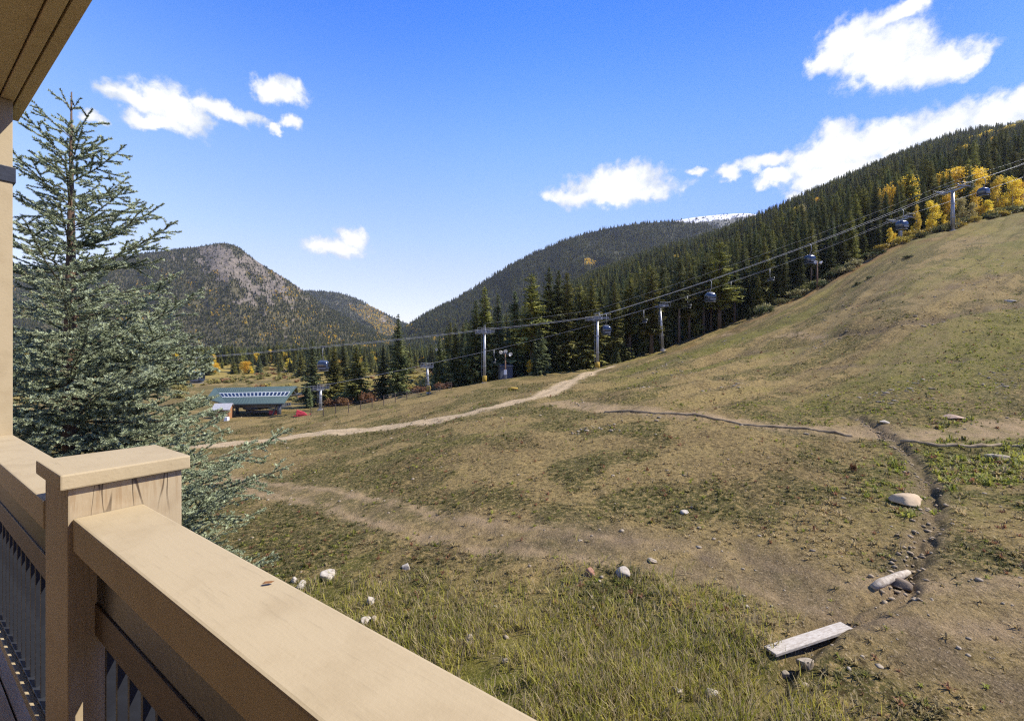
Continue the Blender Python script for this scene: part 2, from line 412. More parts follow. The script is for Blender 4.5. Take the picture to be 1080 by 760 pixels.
def gr_at(X, d):
    return np.exp(-((X - 17.5 - (d - 16) * .95) / 4.5) ** 2) * sstep(13, 15.5, d) * (1 - sstep(25, 31, d)) * sstep(.40, .56, fbm(X * .55, d * .55, 140))
def mixc(a, b, t): return np.array(a)[None] * (1 - t[:, None]) + np.array(b)[None] * t[:, None]
def bare_at(X, d):
    q = np.minimum(poly_dist(X, d, ROAD)[0] / 1.4, poly_dist(X, d, TRACK_LOW)[0] / 1.3)
    q = np.minimum(q, poly_dist(X, d, TRACK_UP)[0] / 1.4); q = np.minimum(q, poly_dist(X, d, BARE)[0] / 1.6)
    return np.minimum(q, poly_dist(X, d, GULLY)[0] / .5)
M_grass = leaf_mat('grass_blade', transl=.45, vary=0)
def green_col(X, d, a, b):
    pn = fbm(X * .8, d * .8, 66); t = np.clip(pn * 1.7 - .45 + (a - .5) * .7, 0, 1)
    t = np.clip(t + .25, 0, 1); c = mixc((.19, .215, .022), (.46, .40, .08), t)
    k = b > .60 - .25 * fbm(X * .5, d * .5, 69); c[k] = mixc((.30, .23, .11), (.48, .39, .22), a[k]); return c
vg, fg, cg = blades(120000, (-60, 1000), (7.3, 16), lambda X, d, r: r < lush_at(X, d) * sstep(.25, .5, fbm(X * 1.2, d * 1.2, 71)) * np.clip(bare_at(X, d), .1, 1),
    lambda X, d, r: (.13 + .27 * r) * (.5 + .9 * fbm(X * .7, d * .7, 72)), lambda X, d, r: .006 + .008 * r, green_col, 1, 1.0)
tag(np_mesh('grass', vg, fg, M_grass, col=cg), 'tall green and straw coloured grass growing below the balcony', 'grass', kind='stuff')
def dry_col(X, d, a, b):
    t = np.clip(1.05 - veg(X, d) * .95 + (a - .5) * .7, 0, 1)
    c = mixc((.085, .090, .020), (.38, .295, .135), t)
    st = (fbm(X * .035 + d * .01, d * .14 - X * .06, 77) > .53) & (X > 12) & (d > 28) | (gr_at(X, d) > .25); k = (b > .9) | (st & (b > .3)); c[k] = mixc((.16, .19, .022), (.31, .31, .055), a[k])
    k = b < .06; c[k] = mixc((.20, .095, .045), (.25, .13, .06), a[k]); return c
def tuft(seed, k):
    """a splayed clump of k bent blades, one unit across"""
    r = np.random.default_rng(seed); vs, fs, tn = [], [], []
    for i in range(k):
        a = r.uniform(0, 6.28); sp_ = r.uniform(.15, 1) ** .8; h = r.uniform(.45, 1) * (1.15 - .7 * sp_); o = np.array((math.cos(a), math.sin(a), 0.)); q = np.array((-math.sin(a), math.cos(a), 0.)) * r.uniform(.05, .10)
        b0 = np.array((r.normal(0, .12), r.normal(0, .12), -.05)); m = b0 + o * sp_ * .45 + np.array((0, 0, h * .8)); t = b0 + o * sp_ + np.array((0, 0, h * r.uniform(.5, 1.0)))
        b = len(vs); vs += [b0 - q, b0 + q, m + q * .8, m - q * .8, t]; fs += [(b, b + 1, b + 2), (b, b + 2, b + 3), (b + 3, b + 2, b + 4)]; tn += [r.uniform(.7, 1.3)] * 5
    return np.array(vs), np.array(fs), np.array(tn)
def tufts(name, n, us, ld, keep, sfn, colfn, label, seed, k=9):
    r = np.random.default_rng(seed); u = r.uniform(us[0], us[1], n); d = np.exp(r.uniform(math.log(ld[0]), math.log(ld[1]), n)); X = (u - CX) / F_PX * d
    q = keep(X, d, r.random(n)); X, d = X[q], d[q]; z = terr(X, d); sc = sfn(X, d, r.random(len(X))); C = colfn(X, d, r.random(len(X)), r.random(len(X)))
    Vs, Fs, Cs, off = [], [], [], 0; pick = r.integers(0, 4, len(X))
    for j in range(4):
        m = pick == j; T, F, tn = tuft(seed * 10 + j, k); n_ = int(m.sum())
        V, Fa = stamp(T, F, np.stack([X[m], d[m], z[m]], 1), np.stack([sc[m], sc[m], sc[m] * r.uniform(.5, 1.1, n_)], 1), r.uniform(0, 6.28, n_))
        Vs.append(V); Fs.append(Fa + off); off += len(V); Cs.append(np.repeat(C[m], len(T), 0) * np.tile(tn, n_)[:, None])
    tag(np_mesh(name, np.concatenate(Vs), np.concatenate(Fs), M_grass, col=np.concatenate(Cs)), label, 'grass', kind='stuff')
def rock_verts(seed, sub=2):
    import bmesh
    bm = bmesh.new(); bmesh.ops.create_icosphere(bm, subdivisions=sub, radius=1)
    r = random.Random(seed); pl = []
    for _ in range(11):
        n = Vector((r.gauss(0, 1), r.gauss(0, 1), r.gauss(0, 1))).normalized(); pl.append((n, r.uniform(.42, .82)))
    for v in bm.verts:
        for n, k in pl:
            e = v.co.dot(n) - k
            if e > 0: v.co -= n * e * .985
        v.co *= 1 + r.uniform(-.035, .035)
    mx = [max(abs(v.co[i]) for v in bm.verts) for i in range(3)]
    vs = [tuple(v.co[i] / mx[i] * .82 for i in range(3)) for v in bm.verts]; fs = [tuple(v.index for v in f.verts) for f in bm.faces]; bm.free()
    return np.array(vs), np.array(fs)
def stamp(T, F, P, sc, rot, C=None):
    """copies of template (T,F) at points P with scales (n,3) and turns"""
    n = len(P); c, s = np.cos(rot)[:, None], np.sin(rot)[:, None]
    x = T[None, :, 0] * sc[:, :1]; y = T[None, :, 1] * sc[:, 1:2]; z = T[None, :, 2] * sc[:, 2:3]
    V = np.stack([x * c - y * s + P[:, :1], x * s + y * c + P[:, 1:2], z + P[:, 2:3]], -1).reshape(-1, 3)
    Fa = (F[None] + (np.arange(n) * len(T))[:, None, None]).reshape(-1, F.shape[1])
    return V, Fa
tufts('dry_grass', 85000, (-60, 1180), (8, 75), lambda X, d, r: (r < sstep(.5, 1.3, bare_at(X, d)) * (.35 + .65 * veg(X, d)) * (.25 + .75 * sstep(.36, .56, fbm(X * .9, d * .9, 73))) + .02 + .6 * gr_at(X, d) * sstep(.7, 1.2, bare_at(X, d))) & (lush_at(X, d) < .8),
    lambda X, d, r: (.045 + .14 * r * r) * (.6 + .8 * fbm(X * .4, d * .4, 74)) * (1 + d / 55) * (1 + 1.1 * gr_at(X, d)), dry_col, 'short dry tan and olive grass tufts covering the ski slope', 2)
M_rock = simple_mat('limestone_rock', (.34, .285, .20), (.19, .15, .10), 5, .9, .5, bscale=14)
M_rockw = simple_mat('white_rock', (.43, .385, .31), (.26, .22, .165), 6, .9, .5, bscale=16)
M_rockd = simple_mat('dull_stone', (.34, .265, .165), (.20, .15, .09), 5, .9, .5, bscale=14)
M_rockr = simple_mat('red_rock', (.32, .16, .09), (.20, .11, .07), 6, .9, .5, bscale=16)
n = 3600
u = RNG.uniform(-40, 1160, n); d = np.exp(RNG.uniform(math.log(9), math.log(100), n)); xx = (u - CX) / F_PX * d
k = (RNG.random(n) < .12 + .5 * (fbm(xx * .12, d * .12, 81) > .55) + .45 * (bare_at(xx, d) < 1.2)) & (d < edge_d(u) - 3)
xx, d = xx[k], d[k]; n = len(xx); T, Fr = rock_verts(3, 1)
sc = (.012 + .05 * RNG.random(n) ** 4)[:, None] * (1 + d / 28)[:, None] * RNG.uniform(.7, 1.4, (n, 3)) * np.array([[1.1, 1, .6]])
P = np.stack([xx, d, terr(xx, d) + sc[:, 2] * .25], 1); Vp, Fp = stamp(T, Fr, P, sc, RNG.uniform(0, 6.28, n))
tag(np_mesh('pebbles', Vp, Fp, M_rock), 'small pale stones scattered over the slope', 'stones', kind='stuff')

n = 9000; u = RNG.uniform(600, 1180, n); d = np.exp(RNG.uniform(math.log(30), math.log(100), n)); xx = (u - CX) / F_PX * d
k = (fbm(xx * .10 + 5, d * .22 - xx * .12, 88) > .60) & (RNG.random(n) < .45) & (d < edge_d(u) - 4); xx, d = xx[k], d[k]; n = len(xx)
Vs_, Fs_, off = [], [], 0
for j in range(3):
    T, Fr = rock_verts(40 + j, 1); m_ = np.arange(n) % 3 == j; q = int(m_.sum())
    sc = (.06 + .20 * RNG.random(q) ** 3)[:, None] * RNG.uniform(.7, 1.4, (q, 3)) * np.array([[1.2, 1, .55]])
    Va, Fa = stamp(T, Fr, np.stack([xx[m_], d[m_], terr(xx[m_], d[m_]) + .01], 1), sc, RNG.uniform(0, 6.28, q)); Vs_.append(Va); Fs_.append(Fa + off); off += len(Va)
tag(np_mesh('slope_stones', np.concatenate(Vs_), np.concatenate(Fs_), M_rock), 'bands of pale stones strewn across the upper slope', 'stones', kind='stuff')
def rock(u, v, wpx, hpx, label, mat=M_rock, seed=1, sink=.3, deep=.8):
    p = at(u, v); s = p.y / F_PX
    T, Fr = rock_verts(seed, 3); sx, sz = wpx * s / 2 / .82, hpx * s / 2 / .8
    T = T * np.array([sx, sx * deep, sz])
    o = np_mesh('rock', T, Fr, mat, smooth=False); o.location = (p.x, p.y + sx * deep * .3, p.z + sz * (.8 - sink * 2)); o.rotation_euler.z = seed * .37
    return tag(o, label, 'rock')
rock(344, 610, 20, 17, 'large cream boulder in the grass nearest the middle of the balcony rail', M_rockw, 5)
rock(318, 620, 16, 11, 'mottled white rock peeking over the rail left of the cream boulder', M_rockw, 6)
rock(310, 614, 9, 8, 'small white stone behind the mottled white rock at the rail', M_rockw, 7)
rock(428, 600, 11, 8, 'flat white stone on bare ground above the green grass', M_rockw, 8)
rock(391, 636, 13, 10, 'grey white stone half hidden in the green grass', M_rockw, 9)
rock(384, 658, 13, 10, 'pale stone lowest in the grass against the rail edge', M_rockw, 10)
rock(395, 655, 8, 9, 'narrow grey stone beside the pale stone at the rail', M_rock, 11)
rock(494, 678, 14, 12, 'grey rock in shaded tall grass below the track', M_rock, 12)
rock(657, 607, 18, 13, 'round white boulder on dark soil beside a reddish rock', M_rockw, 13)
rock(622, 607, 12, 12, 'reddish brown rock on the soil left of the round white boulder', M_rockr, 14)
rock(688, 593, 11, 6, 'low pale stone on the bare soil of the lower track', M_rock, 15)
rock(715, 733, 14, 11, 'white rock in tall grass, left of two at the bottom', M_rockw, 16)
rock(752, 737, 18, 15, 'bright white rock in tall grass, right of two at the bottom', M_rockw, 17)
rock(852, 704, 18, 13, 'tan rock tucked under the lower side of the plank', M_rock, 18)
rock(829, 713, 11, 10, 'rounded tan rock left of the rock under the plank', M_rock, 19)
rock(722, 541, 13, 6, 'flat cream stone on the open slope above the lower track', M_rockw, 20)
rock(965, 532, 35, 12, 'large flat cream slab of rock at the edge of the gully', simple_mat('cream_slab', (.44, .335, .205), (.34, .25, .15), 4, .9, .35), 33, .22, 1.1)
rock(950, 620, 26, 18, 'brown boulder lying across the pale log by the gully', simple_mat('brown_rock', (.20, .15, .10), (.12, .09, .06), 5, .9, .5), 22, .25)
rock(1066, 318, 12, 4, 'flat white rock high on the right of the slope', M_rockw, 23)
rock(1056, 485, 22, 9, 'pair of pale stones merged in green grass below the water bar', M_rock, 24)
rock(1010, 441, 22, 6, 'flat pinkish slab above the upper track', simple_mat('pink_rock', (.40, .28, .19), (.28, .19, .13), 5, .9, .4), 25)
rock(933, 446, 13, 6, 'cream stone where the gully crosses the upper track', M_rockw, 26)
# broken stone lining the bed of the gully
Pg = []
for i in range(200):
    t = random.random() * (len(GULLY_P) - 1.001); i0 = int(t); f = t - i0
    a, b = GULLY_P[i0], GULLY_P[i0 + 1]; xg, yg = a[0] + (b[0] - a[0]) * f + random.gauss(-.2, .3), a[1] + (b[1] - a[1]) * f + random.gauss(0, .2)
    Pg.append((xg, yg, float(terr(xg, yg)) + .03))
Pg = np.array(Pg); sg = RNG.uniform(.02, .10, (len(Pg), 1)) * RNG.uniform(.7, 1.3, (len(Pg), 3)) * np.array([[1.2, 1, .55]])
Vp, Fp = stamp(T, Fr, Pg, sg, RNG.uniform(0, 6.28, len(Pg)))
tag(np_mesh('rubble', Vp, Fp, M_rockd), 'broken stones lining the narrow gully', 'stones', kind='stuff')

# plank, log and water bars
M_plank = simple_mat('weathered_plank', (.46, .42, .35), (.30, .255, .195), 7, .85, .35, stretch=(1, 6, 6))
M_bark = simple_mat('old_bark', (.30, .23, .15), (.17, .12, .08), 5, .9, .5, stretch=(1, 1, 1))
M_bar = simple_mat('water_bar_timber', (.30, .225, .125), (.16, .115, .065), 2.2, .9, .5)
a, b = at(812, 690), at(893, 664); a.z += .07; b.z += .09; dv = (b - a); L = dv.length
mb = MB(); nseg = 10
for i in range(nseg):
    x0, x1 = L * i / nseg - L / 2, L * (i + 1) / nseg - L / 2
mb.box((-L / 2, -.15, -.035), (L / 2, .15, .035))
o = mb.build('wooden_plank', M_plank, bevel=.012); o.location = (a + b) / 2
o.rotation_euler = dv.to_track_quat('X', 'Z').to_euler(); tag(o, 'weathered pale wooden plank lying across the ditch in the grass', 'plank')
a, b = at(921, 621), at(958, 606); a.z += .05; b.z += .10
mb = MB(); mb.tube([a + (b - a) * t + Vector((0, 0, .02 * math.sin(t * 5))) for t in (0, .2, .45, .7, 1)], [.085, .115, .10, .11, .07], 9)
tag(mb.build('log', simple_mat('bleached_log', (.44, .385, .30), (.24, .195, .14), 9, .9, .7, stretch=(1, 1, 1)), smooth=True), 'short bleached log lying by the gully under a brown boulder', 'log')
for P, lab in ((BAR1, 'long low timber water bar crossing the slope left of the gully'), (BAR2, 'low timber water bar right of the gully')):
    pts = []
    for i in range(len(P) - 1):
        for k in range(6):
            f = k / 6; xq, yq = P[i][0] + (P[i + 1][0] - P[i][0]) * f, P[i][1] + (P[i + 1][1] - P[i][1]) * f
            pts.append((xq, yq, float(terr(xq, yq)) + .03 + random.uniform(-.03, .03)))
    mb = MB(); mb.tube(pts, [random.uniform(.08, .12) for _ in pts], 8); tag(mb.build('water_bar', M_bar, smooth=True), lab, 'water bar')

# ------------------------------------------------------------------ conifers
def conifer(seed, H, R, base, droop=.25, dens=1.0, ragged=.25, taper=.85, tone=((.022, .036, .018), (.062, .078, .030))):
    r = np.random.default_rng(seed); vs, fs, cs = [], [], []
    z = H * base; zs = []
    while z < H * .985: zs.append(z); z += (H / 46) * r.uniform(.7, 1.2) * (1.15 - .45 * (z / H)) / dens
    lump = r.uniform(0, 6.28, 3)
    for z in zs:
        f = (z - H * base) / (H * (1 - base)); rad = R * (1 - f) ** taper * (.55 + .45 * min(1, f * 7 + .35))
        nb = int(max(4, 8 * (1 - f * .45))); a0 = r.uniform(0, 6.28)
        for k in range(nb):
            a = a0 + 6.283 * k / nb + r.normal(0, .22)
            L = rad * r.uniform(1 - ragged * 1.7, 1 + ragged) * (1 + .16 * math.sin(a * 2 + lump[0] + z * .5) + .1 * math.sin(a * 3 + z * .9 + lump[1])) + .18
            if r.random() < .07: continue
            ca, sa = math.cos(a), math.sin(a); up = .45 * f - .05 + r.normal(0, .06); dr = droop * (1 - f * .8)
            def pt(s): return np.array((ca * L * s, sa * L * s, z + L * (up * s - dr * s * s * (1.4 - .6 * s))))
            tn = np.clip(r.normal(.45, .22), 0, 1)
            ns = 5 if L > .9 else 3
            side = np.array((-sa, ca, 0.)); outw = np.array((ca, sa, 0.))
            for i in range(ns):
                s = (i + .6) / ns; p = pt(s * .92); ll = L * (.42 - .22 * s) * r.uniform(.75, 1.25) + .10
                for sg in (-1, 1):
                    tip = p + side * sg * ll * .85 + outw * ll * .62 + np.array((0, 0, -ll * r.uniform(.15, .6)))
                    wdt = outw * ll * .42
                    b = len(vs); vs += [p - wdt * .9, p + wdt * .7, tip]; fs.append((b, b + 1, b + 2))
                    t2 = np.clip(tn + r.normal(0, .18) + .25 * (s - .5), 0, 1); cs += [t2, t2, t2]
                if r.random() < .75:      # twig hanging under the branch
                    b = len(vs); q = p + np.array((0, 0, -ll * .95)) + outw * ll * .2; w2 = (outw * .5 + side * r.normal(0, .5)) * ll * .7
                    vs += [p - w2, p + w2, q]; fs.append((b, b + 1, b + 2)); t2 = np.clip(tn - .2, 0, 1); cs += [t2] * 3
            b = len(vs); p = pt(.7); vs += [p - side * L * .09, p + side * L * .09, pt(1.08)]; fs.append((b, b + 1, b + 2)); t2 = np.clip(tn + .2, 0, 1); cs += [t2] * 3
    b = len(vs)
    for k in range(3):
        a = k * 2.1; vs += [np.array((math.cos(a) * .12, math.sin(a) * .12, H * .96)), np.array((-math.cos(a) * .12, -math.sin(a) * .12, H * .96)), np.array((0, 0, H * 1.01))]; fs.append((b + 3 * k, b + 3 * k + 1, b + 3 * k + 2)); cs += [.5] * 3
    C = mixc(tone[0], tone[1], np.array(cs)); return np.array(vs), np.array(fs), C
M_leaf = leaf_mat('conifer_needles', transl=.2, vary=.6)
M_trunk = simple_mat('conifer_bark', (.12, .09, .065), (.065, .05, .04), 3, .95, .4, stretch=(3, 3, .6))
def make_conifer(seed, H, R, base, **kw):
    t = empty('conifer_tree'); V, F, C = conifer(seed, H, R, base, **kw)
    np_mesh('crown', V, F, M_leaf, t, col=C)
    mb = MB(); r = random.Random(seed); k = H / 18
    mb.tube([(0, 0, -.6), (0.03, 0, H * .25), (0, .04, H * .6), (0, 0, H * .97)], [.30 * k, .23 * k, .13 * k, .03], 8)
    for i in range(6 if base > .2 else 0):
        z = H * base * r.uniform(.45, 1); a = r.uniform(0, 6.28); l = r.uniform(.5, 1.2); mb.tube([(0, 0, z), (math.cos(a) * l, math.sin(a) * l, z - .15)], [.04, .015], 4)
    mb.build('trunk', M_trunk, t, smooth=True); t['H'] = H; return t
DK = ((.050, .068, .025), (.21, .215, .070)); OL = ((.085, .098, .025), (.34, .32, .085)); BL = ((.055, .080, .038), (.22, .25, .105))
PROTO = {
    'spruce': [make_conifer(101, 18, 2.7, .03, tone=DK), make_conifer(102, 18, 2.4, .05, ragged=.32, tone=DK), make_conifer(103, 18, 3.0, .04, droop=.4, tone=OL), make_conifer(104, 18, 2.2, .06, droop=.5, ragged=.3, tone=BL)],
    'pine': [make_conifer(111, 18, 1.9, .34, ragged=.42, dens=.85, taper=.55, tone=OL), make_conifer(112, 18, 1.7, .42, ragged=.45, dens=.8, taper=.5, tone=DK), make_conifer(113, 18, 2.1, .26, ragged=.4, dens=.85, taper=.6, tone=OL)],
    'small': [make_conifer(121, 6, 1.5, .02, tone=BL), make_conifer(122, 6, 1.7, .02, tone=OL)],
}
used = set()
def conifer_at(p, h, kind, i, label, group=None, wide=1.0):
    pr = PROTO[kind][i % len(PROTO[kind])]
    if pr.name in used: o = copy_tree(pr)
    else: o = pr; used.add(pr.name)
    s = h / pr['H']; o.location = (p.x, p.y, p.z - .1); o.scale = (s * wide, s * wide, s); o.rotation_euler.z = random.uniform(0, 6.28)
    if 'group' in o: del o['group']
    return tag(o, label, 'tree', group)
def con(u, base, top, kind, i, label, d=None, wide=1.0, group=None):
    p = on(u, d) if d else at(u, base); h = (CY - top) / F_PX * p.y - p.z
    return conifer_at(p, h, kind, i, label, group, wide)
taken = []
def con2(*a, **k):
    o = con(*a, **k); taken.append((o.location.x, o.location.y)); return o
con2(420, 414, 330, 'spruce', 0, 'tall pointed dark spruce, tallest of the group right of the lift station', 104, 1.15)
con2(404, 416, 362, 'spruce', 1, 'shorter dark spruce just left of the tall pointed one', 105, 1.35)
con2(376, 418, 364, 'spruce', 2, 'bushy dark spruce in the middle of the group right of the lift station', 106, 1.9)
con2(352, 416, 362, 'spruce', 2, 'olive lit conifer behind the gondola cabin near the lift station', 112, 1.5)
con2(329, 416, 357, 'spruce', 3, 'dark conifer just right of the lift station roof', 110, 1.7)
con2(326, 420, 407, 'small', 0, 'very small blue green conifer beside the lift station', 104, .8)
con2(362, 410, 358, 'spruce', 0, 'dark conifer behind the bushy one right of the lift station', 122, 1.3)
FRONT = [(480,340,'spruce',1,1.25,'squat dark spruce at the left end of the forest edge'),(502,316,'spruce',0,1.2,'dark spruce left of the steel lift tower by the shed'),
 (511,301,'spruce',2,1.0,'tall spruce rising right behind the steel lift tower by the shed'),(525,309,'spruce',3,1.1,'tall spruce above the small grey shed'),
 (543,306,'spruce',3,1.25,'broad blue green spruce right of the small grey shed'),(561,287,'pine',2,1.2,'brownish sparse topped conifer left of the tallest spruce'),
 (579,280,'spruce',1,1.15,'tallest spruce at the forest edge above the dirt road'),(589,284,'spruce',0,1.0,'narrow spruce hard against the tallest one on its right'),
 (598,286,'spruce',2,1.0,'straight spruce second right of the tallest at the forest edge'),(611,298,'pine',2,1.1,'rust tinted conifer above the end of the dirt road'),
 (624,292,'spruce',2,1.1,'olive conifer just left of the biggest lift tower'),(633,298,'spruce',1,1.0,'dark conifer right behind the biggest lift tower'),
 (569,346,'small',0,.8,'short blue green spruce in front of the tall dark trees'),(648,296,'spruce',2,1.0,'olive spruce behind the hanging cabin at the biggest tower'),
 (664,292,'pine',0,1.2,'tall conifer right of the hanging cabin at the biggest tower'),(687,282,'pine',2,1.2,'tall conifer left of the leaning tower'),
 (727,285,'pine',0,1.1,'bare trunked pine right of the leaning tower'),(742,274,'pine',1,1.1,'bare trunked pine left of the cabin hanging mid slope'),
 (759,254,'pine',2,1.25,'tall bare trunked pine right of the cabin hanging mid slope'),(775,276,'pine',1,1.1,'thin pine with bare trunk at the slope edge'),
 (800,290,'spruce',2,.9,'olive spruce low at the slope edge'),(649,365,'small',1,.9,'small pale conifer beside the round bushes at the biggest tower')]
for i, (uq, top, kind, v, w, lab) in enumerate(FRONT):
    dq = float(edge_d(uq)) + (-1.5 if kind == 'small' else 1.5 + (i * 37 % 5) * .8); con2(uq, 0, top, kind, v, lab, dq, w * 1.22)
for (uq, top, dq) in ((650,362,102),(668,369,104),(700,362,107),(790,322,106),(807,318,108),(818,312,108)):
    con2(uq, 0, top, 'small', uq, 'knee to head high young conifer at the foot of the forest edge', dq, .9, 'young conifers at the forest edge')
# the body of the forest behind: individuals along the edge, then one mass
pts = []; r = np.random.default_rng(5)
while len(pts) < 4200:
    uq = r.uniform(462, 1190); dq = float(edge_d(uq)) + 1 + 52 * r.random() ** 1.25
    pts.append((uq, dq))
pts.sort(key=lambda q: q[1] - edge_d(q[0])); nf = 0; cell = list(taken)
for uq, dq in pts:
    xq = (uq - CX) / F_PX * dq
    if any((xq - a) ** 2 + (dq - b) ** 2 < 3.3 ** 2 for a, b in cell): continue
    if uq > 900 and dq < edge_d(uq) + 9: continue
    cell.append((xq, dq)); nf += 1
    p = Vector((xq, dq, float(terr(xq, dq)))); back = dq - float(edge_d(uq))
    hmax = float(np.interp(uq, [462, 560, 600, 720, 850, 960, 1080, 1200], [13, 20, 21.5, 21, 19, 16, 14, 14]))
    h = hmax * r.uniform(.52, 1.12); kind = 'pine' if (660 < uq < 860 and r.random() < .35) else 'spruce'
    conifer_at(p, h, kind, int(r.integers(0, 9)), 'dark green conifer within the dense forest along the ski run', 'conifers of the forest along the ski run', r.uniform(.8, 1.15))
    if nf >= 255: break
far_limit = np.array([q for q in cell])

def forest(name, P, h, label, yellow, wide=1.0, seed=0, kinds=None):
    """far-off wood: one point mesh whose geometry nodes stand a tree on every point"""
    r = np.random.default_rng(seed); n = len(P)
    pro = kinds or [[c for c in o.children if c.name.startswith('crown')][0] for o in PROTO['spruce'] + PROTO['pine'][2:3]]
    ya = [[c for c in o.children if c.name.startswith('crown')][0] for o in ASP[:3]]
    pick = r.integers(0, len(pro), n); pick[yellow] = len(pro) + r.integers(0, len(ya), int(yellow.sum()))
    base = np.where(yellow, h * .62 / 9, h / 18); w = base * wide * r.uniform(.85, 1.25, n) * np.where(yellow, 1.2, 1)
    me = bpy.data.meshes.new(name); me.vertices.add(n); me.vertices.foreach_set('co', np.asarray(P, np.float32).ravel())
    a = me.attributes.new('pick', 'INT', 'POINT'); a.data.foreach_set('value', pick.astype(np.int32))
    a = me.attributes.new('scl', 'FLOAT_VECTOR', 'POINT'); a.data.foreach_set('vector', np.stack([w, w, base], 1).astype(np.float32).ravel())
    a = me.attributes.new('turn', 'FLOAT_VECTOR', 'POINT'); a.data.foreach_set('vector', np.stack([0 * w, 0 * w, r.uniform(0, 6.28, n)], 1).astype(np.float32).ravel())
    me.update(); o = link(bpy.data.objects.new(name, me))
    g = bpy.data.node_groups.new(name, 'GeometryNodeTree'); g.interface.new_socket('Geometry', in_out='INPUT', socket_type='NodeSocketGeometry'); g.interface.new_socket('Geometry', in_out='OUTPUT', socket_type='NodeSocketGeometry')
    N = NT(g); gi = N.n('NodeGroupInput'); go = N.n('NodeGroupOutput'); jn = N.n('GeometryNodeJoinGeometry')
    def named(t, nm):
        x = N.n('GeometryNodeInputNamedAttribute'); x.data_type = t; x.inputs[0].default_value = nm; return [q for q in x.outputs if q.enabled][0]
    pk, sc, tu = named('INT', 'pick'), named('FLOAT_VECTOR', 'scl'), named('FLOAT_VECTOR', 'turn')
    for k, src in enumerate(pro + ya):
        oi = N.n('GeometryNodeObjectInfo'); oi.inputs['Object'].default_value = src; oi.inputs['As Instance'].default_value = True
        cp = N.n('FunctionNodeCompare'); cp.data_type = 'INT'; cp.operation = 'EQUAL'
        ins = [q for q in cp.inputs if q.enabled]; N.l(pk, ins[0]); ins[1].default_value = k
        ip = N.n('GeometryNodeInstanceOnPoints'); N.l(gi.outputs[0], ip.inputs['Points']); N.l(cp.outputs[0], ip.inputs['Selection']); N.l(oi.outputs['Geometry'], ip.inputs['Instance'])
        N.l(sc, ip.inputs['Scale']); N.l(tu, ip.inputs['Rotation']); N.l(ip.outputs[0], jn.inputs[0])
    N.l(jn.outputs[0], go.inputs[0]); md = o.modifiers.new('trees', 'NODES'); md.node_group = g
    return tag(o, label, 'forest', kind='stuff')
# ------------------------------------------------------------------ aspens and shrubs
def leaf_cloud(seed, lobes, n, size, c1, c2, flat=1.0):
    r = np.random.default_rng(seed); L = np.array(lobes); w = L[:, 3] ** 2; k = r.choice(len(L), n, p=w / w.sum())
    q = r.normal(size=(n, 3)); q /= np.linalg.norm(q, axis=1)[:, None]; q *= (r.random(n) ** .45)[:, None] * L[k, 3:4] * np.array([[1, 1, flat]])
    c = L[k, :3] + q * r.uniform(.7, 1.3, (n, 1)); a = r.normal(size=(n, 3)); a /= np.linalg.norm(a, axis=1)[:, None]; b = np.cross(a, r.normal(size=(n, 3))); b /= np.linalg.norm(b, axis=1)[:, None]
    s = (size * r.uniform(.6, 1.4, n))[:, None]
    V = np.stack([c + a * s, c - a * s * .5 + b * s * .8, c - a * s * .5 - b * s * .8], 1).reshape(-1, 3); F = np.arange(n * 3).reshape(-1, 3)
    t = np.clip(r.normal(.5, .22, n) + (k % 3 - 1) * .18, 0, 1); return V, F, np.repeat(mixc(c1, c2, t), 3, 0)
M_asp = leaf_mat('aspen_leaves', transl=.4, vary=.3)
M_aspb = simple_mat('aspen_bark', (.46, .42, .33), (.24, .21, .16), 4, .9, .3)
def make_aspen(seed, H, R, low, c1, c2, name='aspen_tree'):
    t = empty(name); r = random.Random(seed); lob = []
    for i in range(11):
        f = r.random(); z = H * (low + (1 - low) * f * .92); q = R * (1 - .75 * abs(f - .35)) * r.uniform(.2, .75); a = r.uniform(0, 6.28)
        lob.append((math.cos(a) * q, math.sin(a) * q, z, R * r.uniform(.36, .62)))
    V, F, C = leaf_cloud(seed, lob, 2600, .14, c1, c2, 1.2); np_mesh('crown', V, F, M_asp, t, col=C)
    mb = MB(); mb.tube([(0, 0, -.4), (.05, 0, H * .4), (0, .05, H * .9)], [.13, .10, .03], 7)
    for l in lob[:7]: mb.tube([(0, 0, max(l[2] - R * .6, H * .1)), l[:3]], [.05, .02], 5)
    mb.build('trunk', M_aspb, t, smooth=True); t['H'] = H; return t
ASP = [make_aspen(1, 9, 2.0, .18, (.66, .46, .035), (.80, .62, .09)), make_aspen(2, 9, 2.4, .3, (.64, .40, .03), (.78, .56, .07)), make_aspen(3, 9, 1.6, .1, (.64, .47, .04), (.80, .64, .10)), make_aspen(4, 9, 2.1, .15, (.34, .29, .10), (.42, .37, .16))]
def asp(u, base, top, wide, i, label, d, group=None, sxy=1.0):
    pr = ASP[i % 4]
    if pr.name in used: o = copy_tree(pr)
    else: o = pr; used.add(pr.name)
    p = on(u, d); h = max((base - top) / F_PX * d, 2.0); s = h / 9; zb = (CY - base) / F_PX * d
    o.location = (p.x, d, p.z); h = max((CY - top) / F_PX * d - p.z, 2.0); s = h / 9
    sx = (wide / F_PX * d) / (2 * 2.0); o.scale = (sx, sx, s); o.rotation_euler.z = random.uniform(0, 6.28)
    if 'group' in o: del o['group']
    return tag(o, label, 'tree', group)
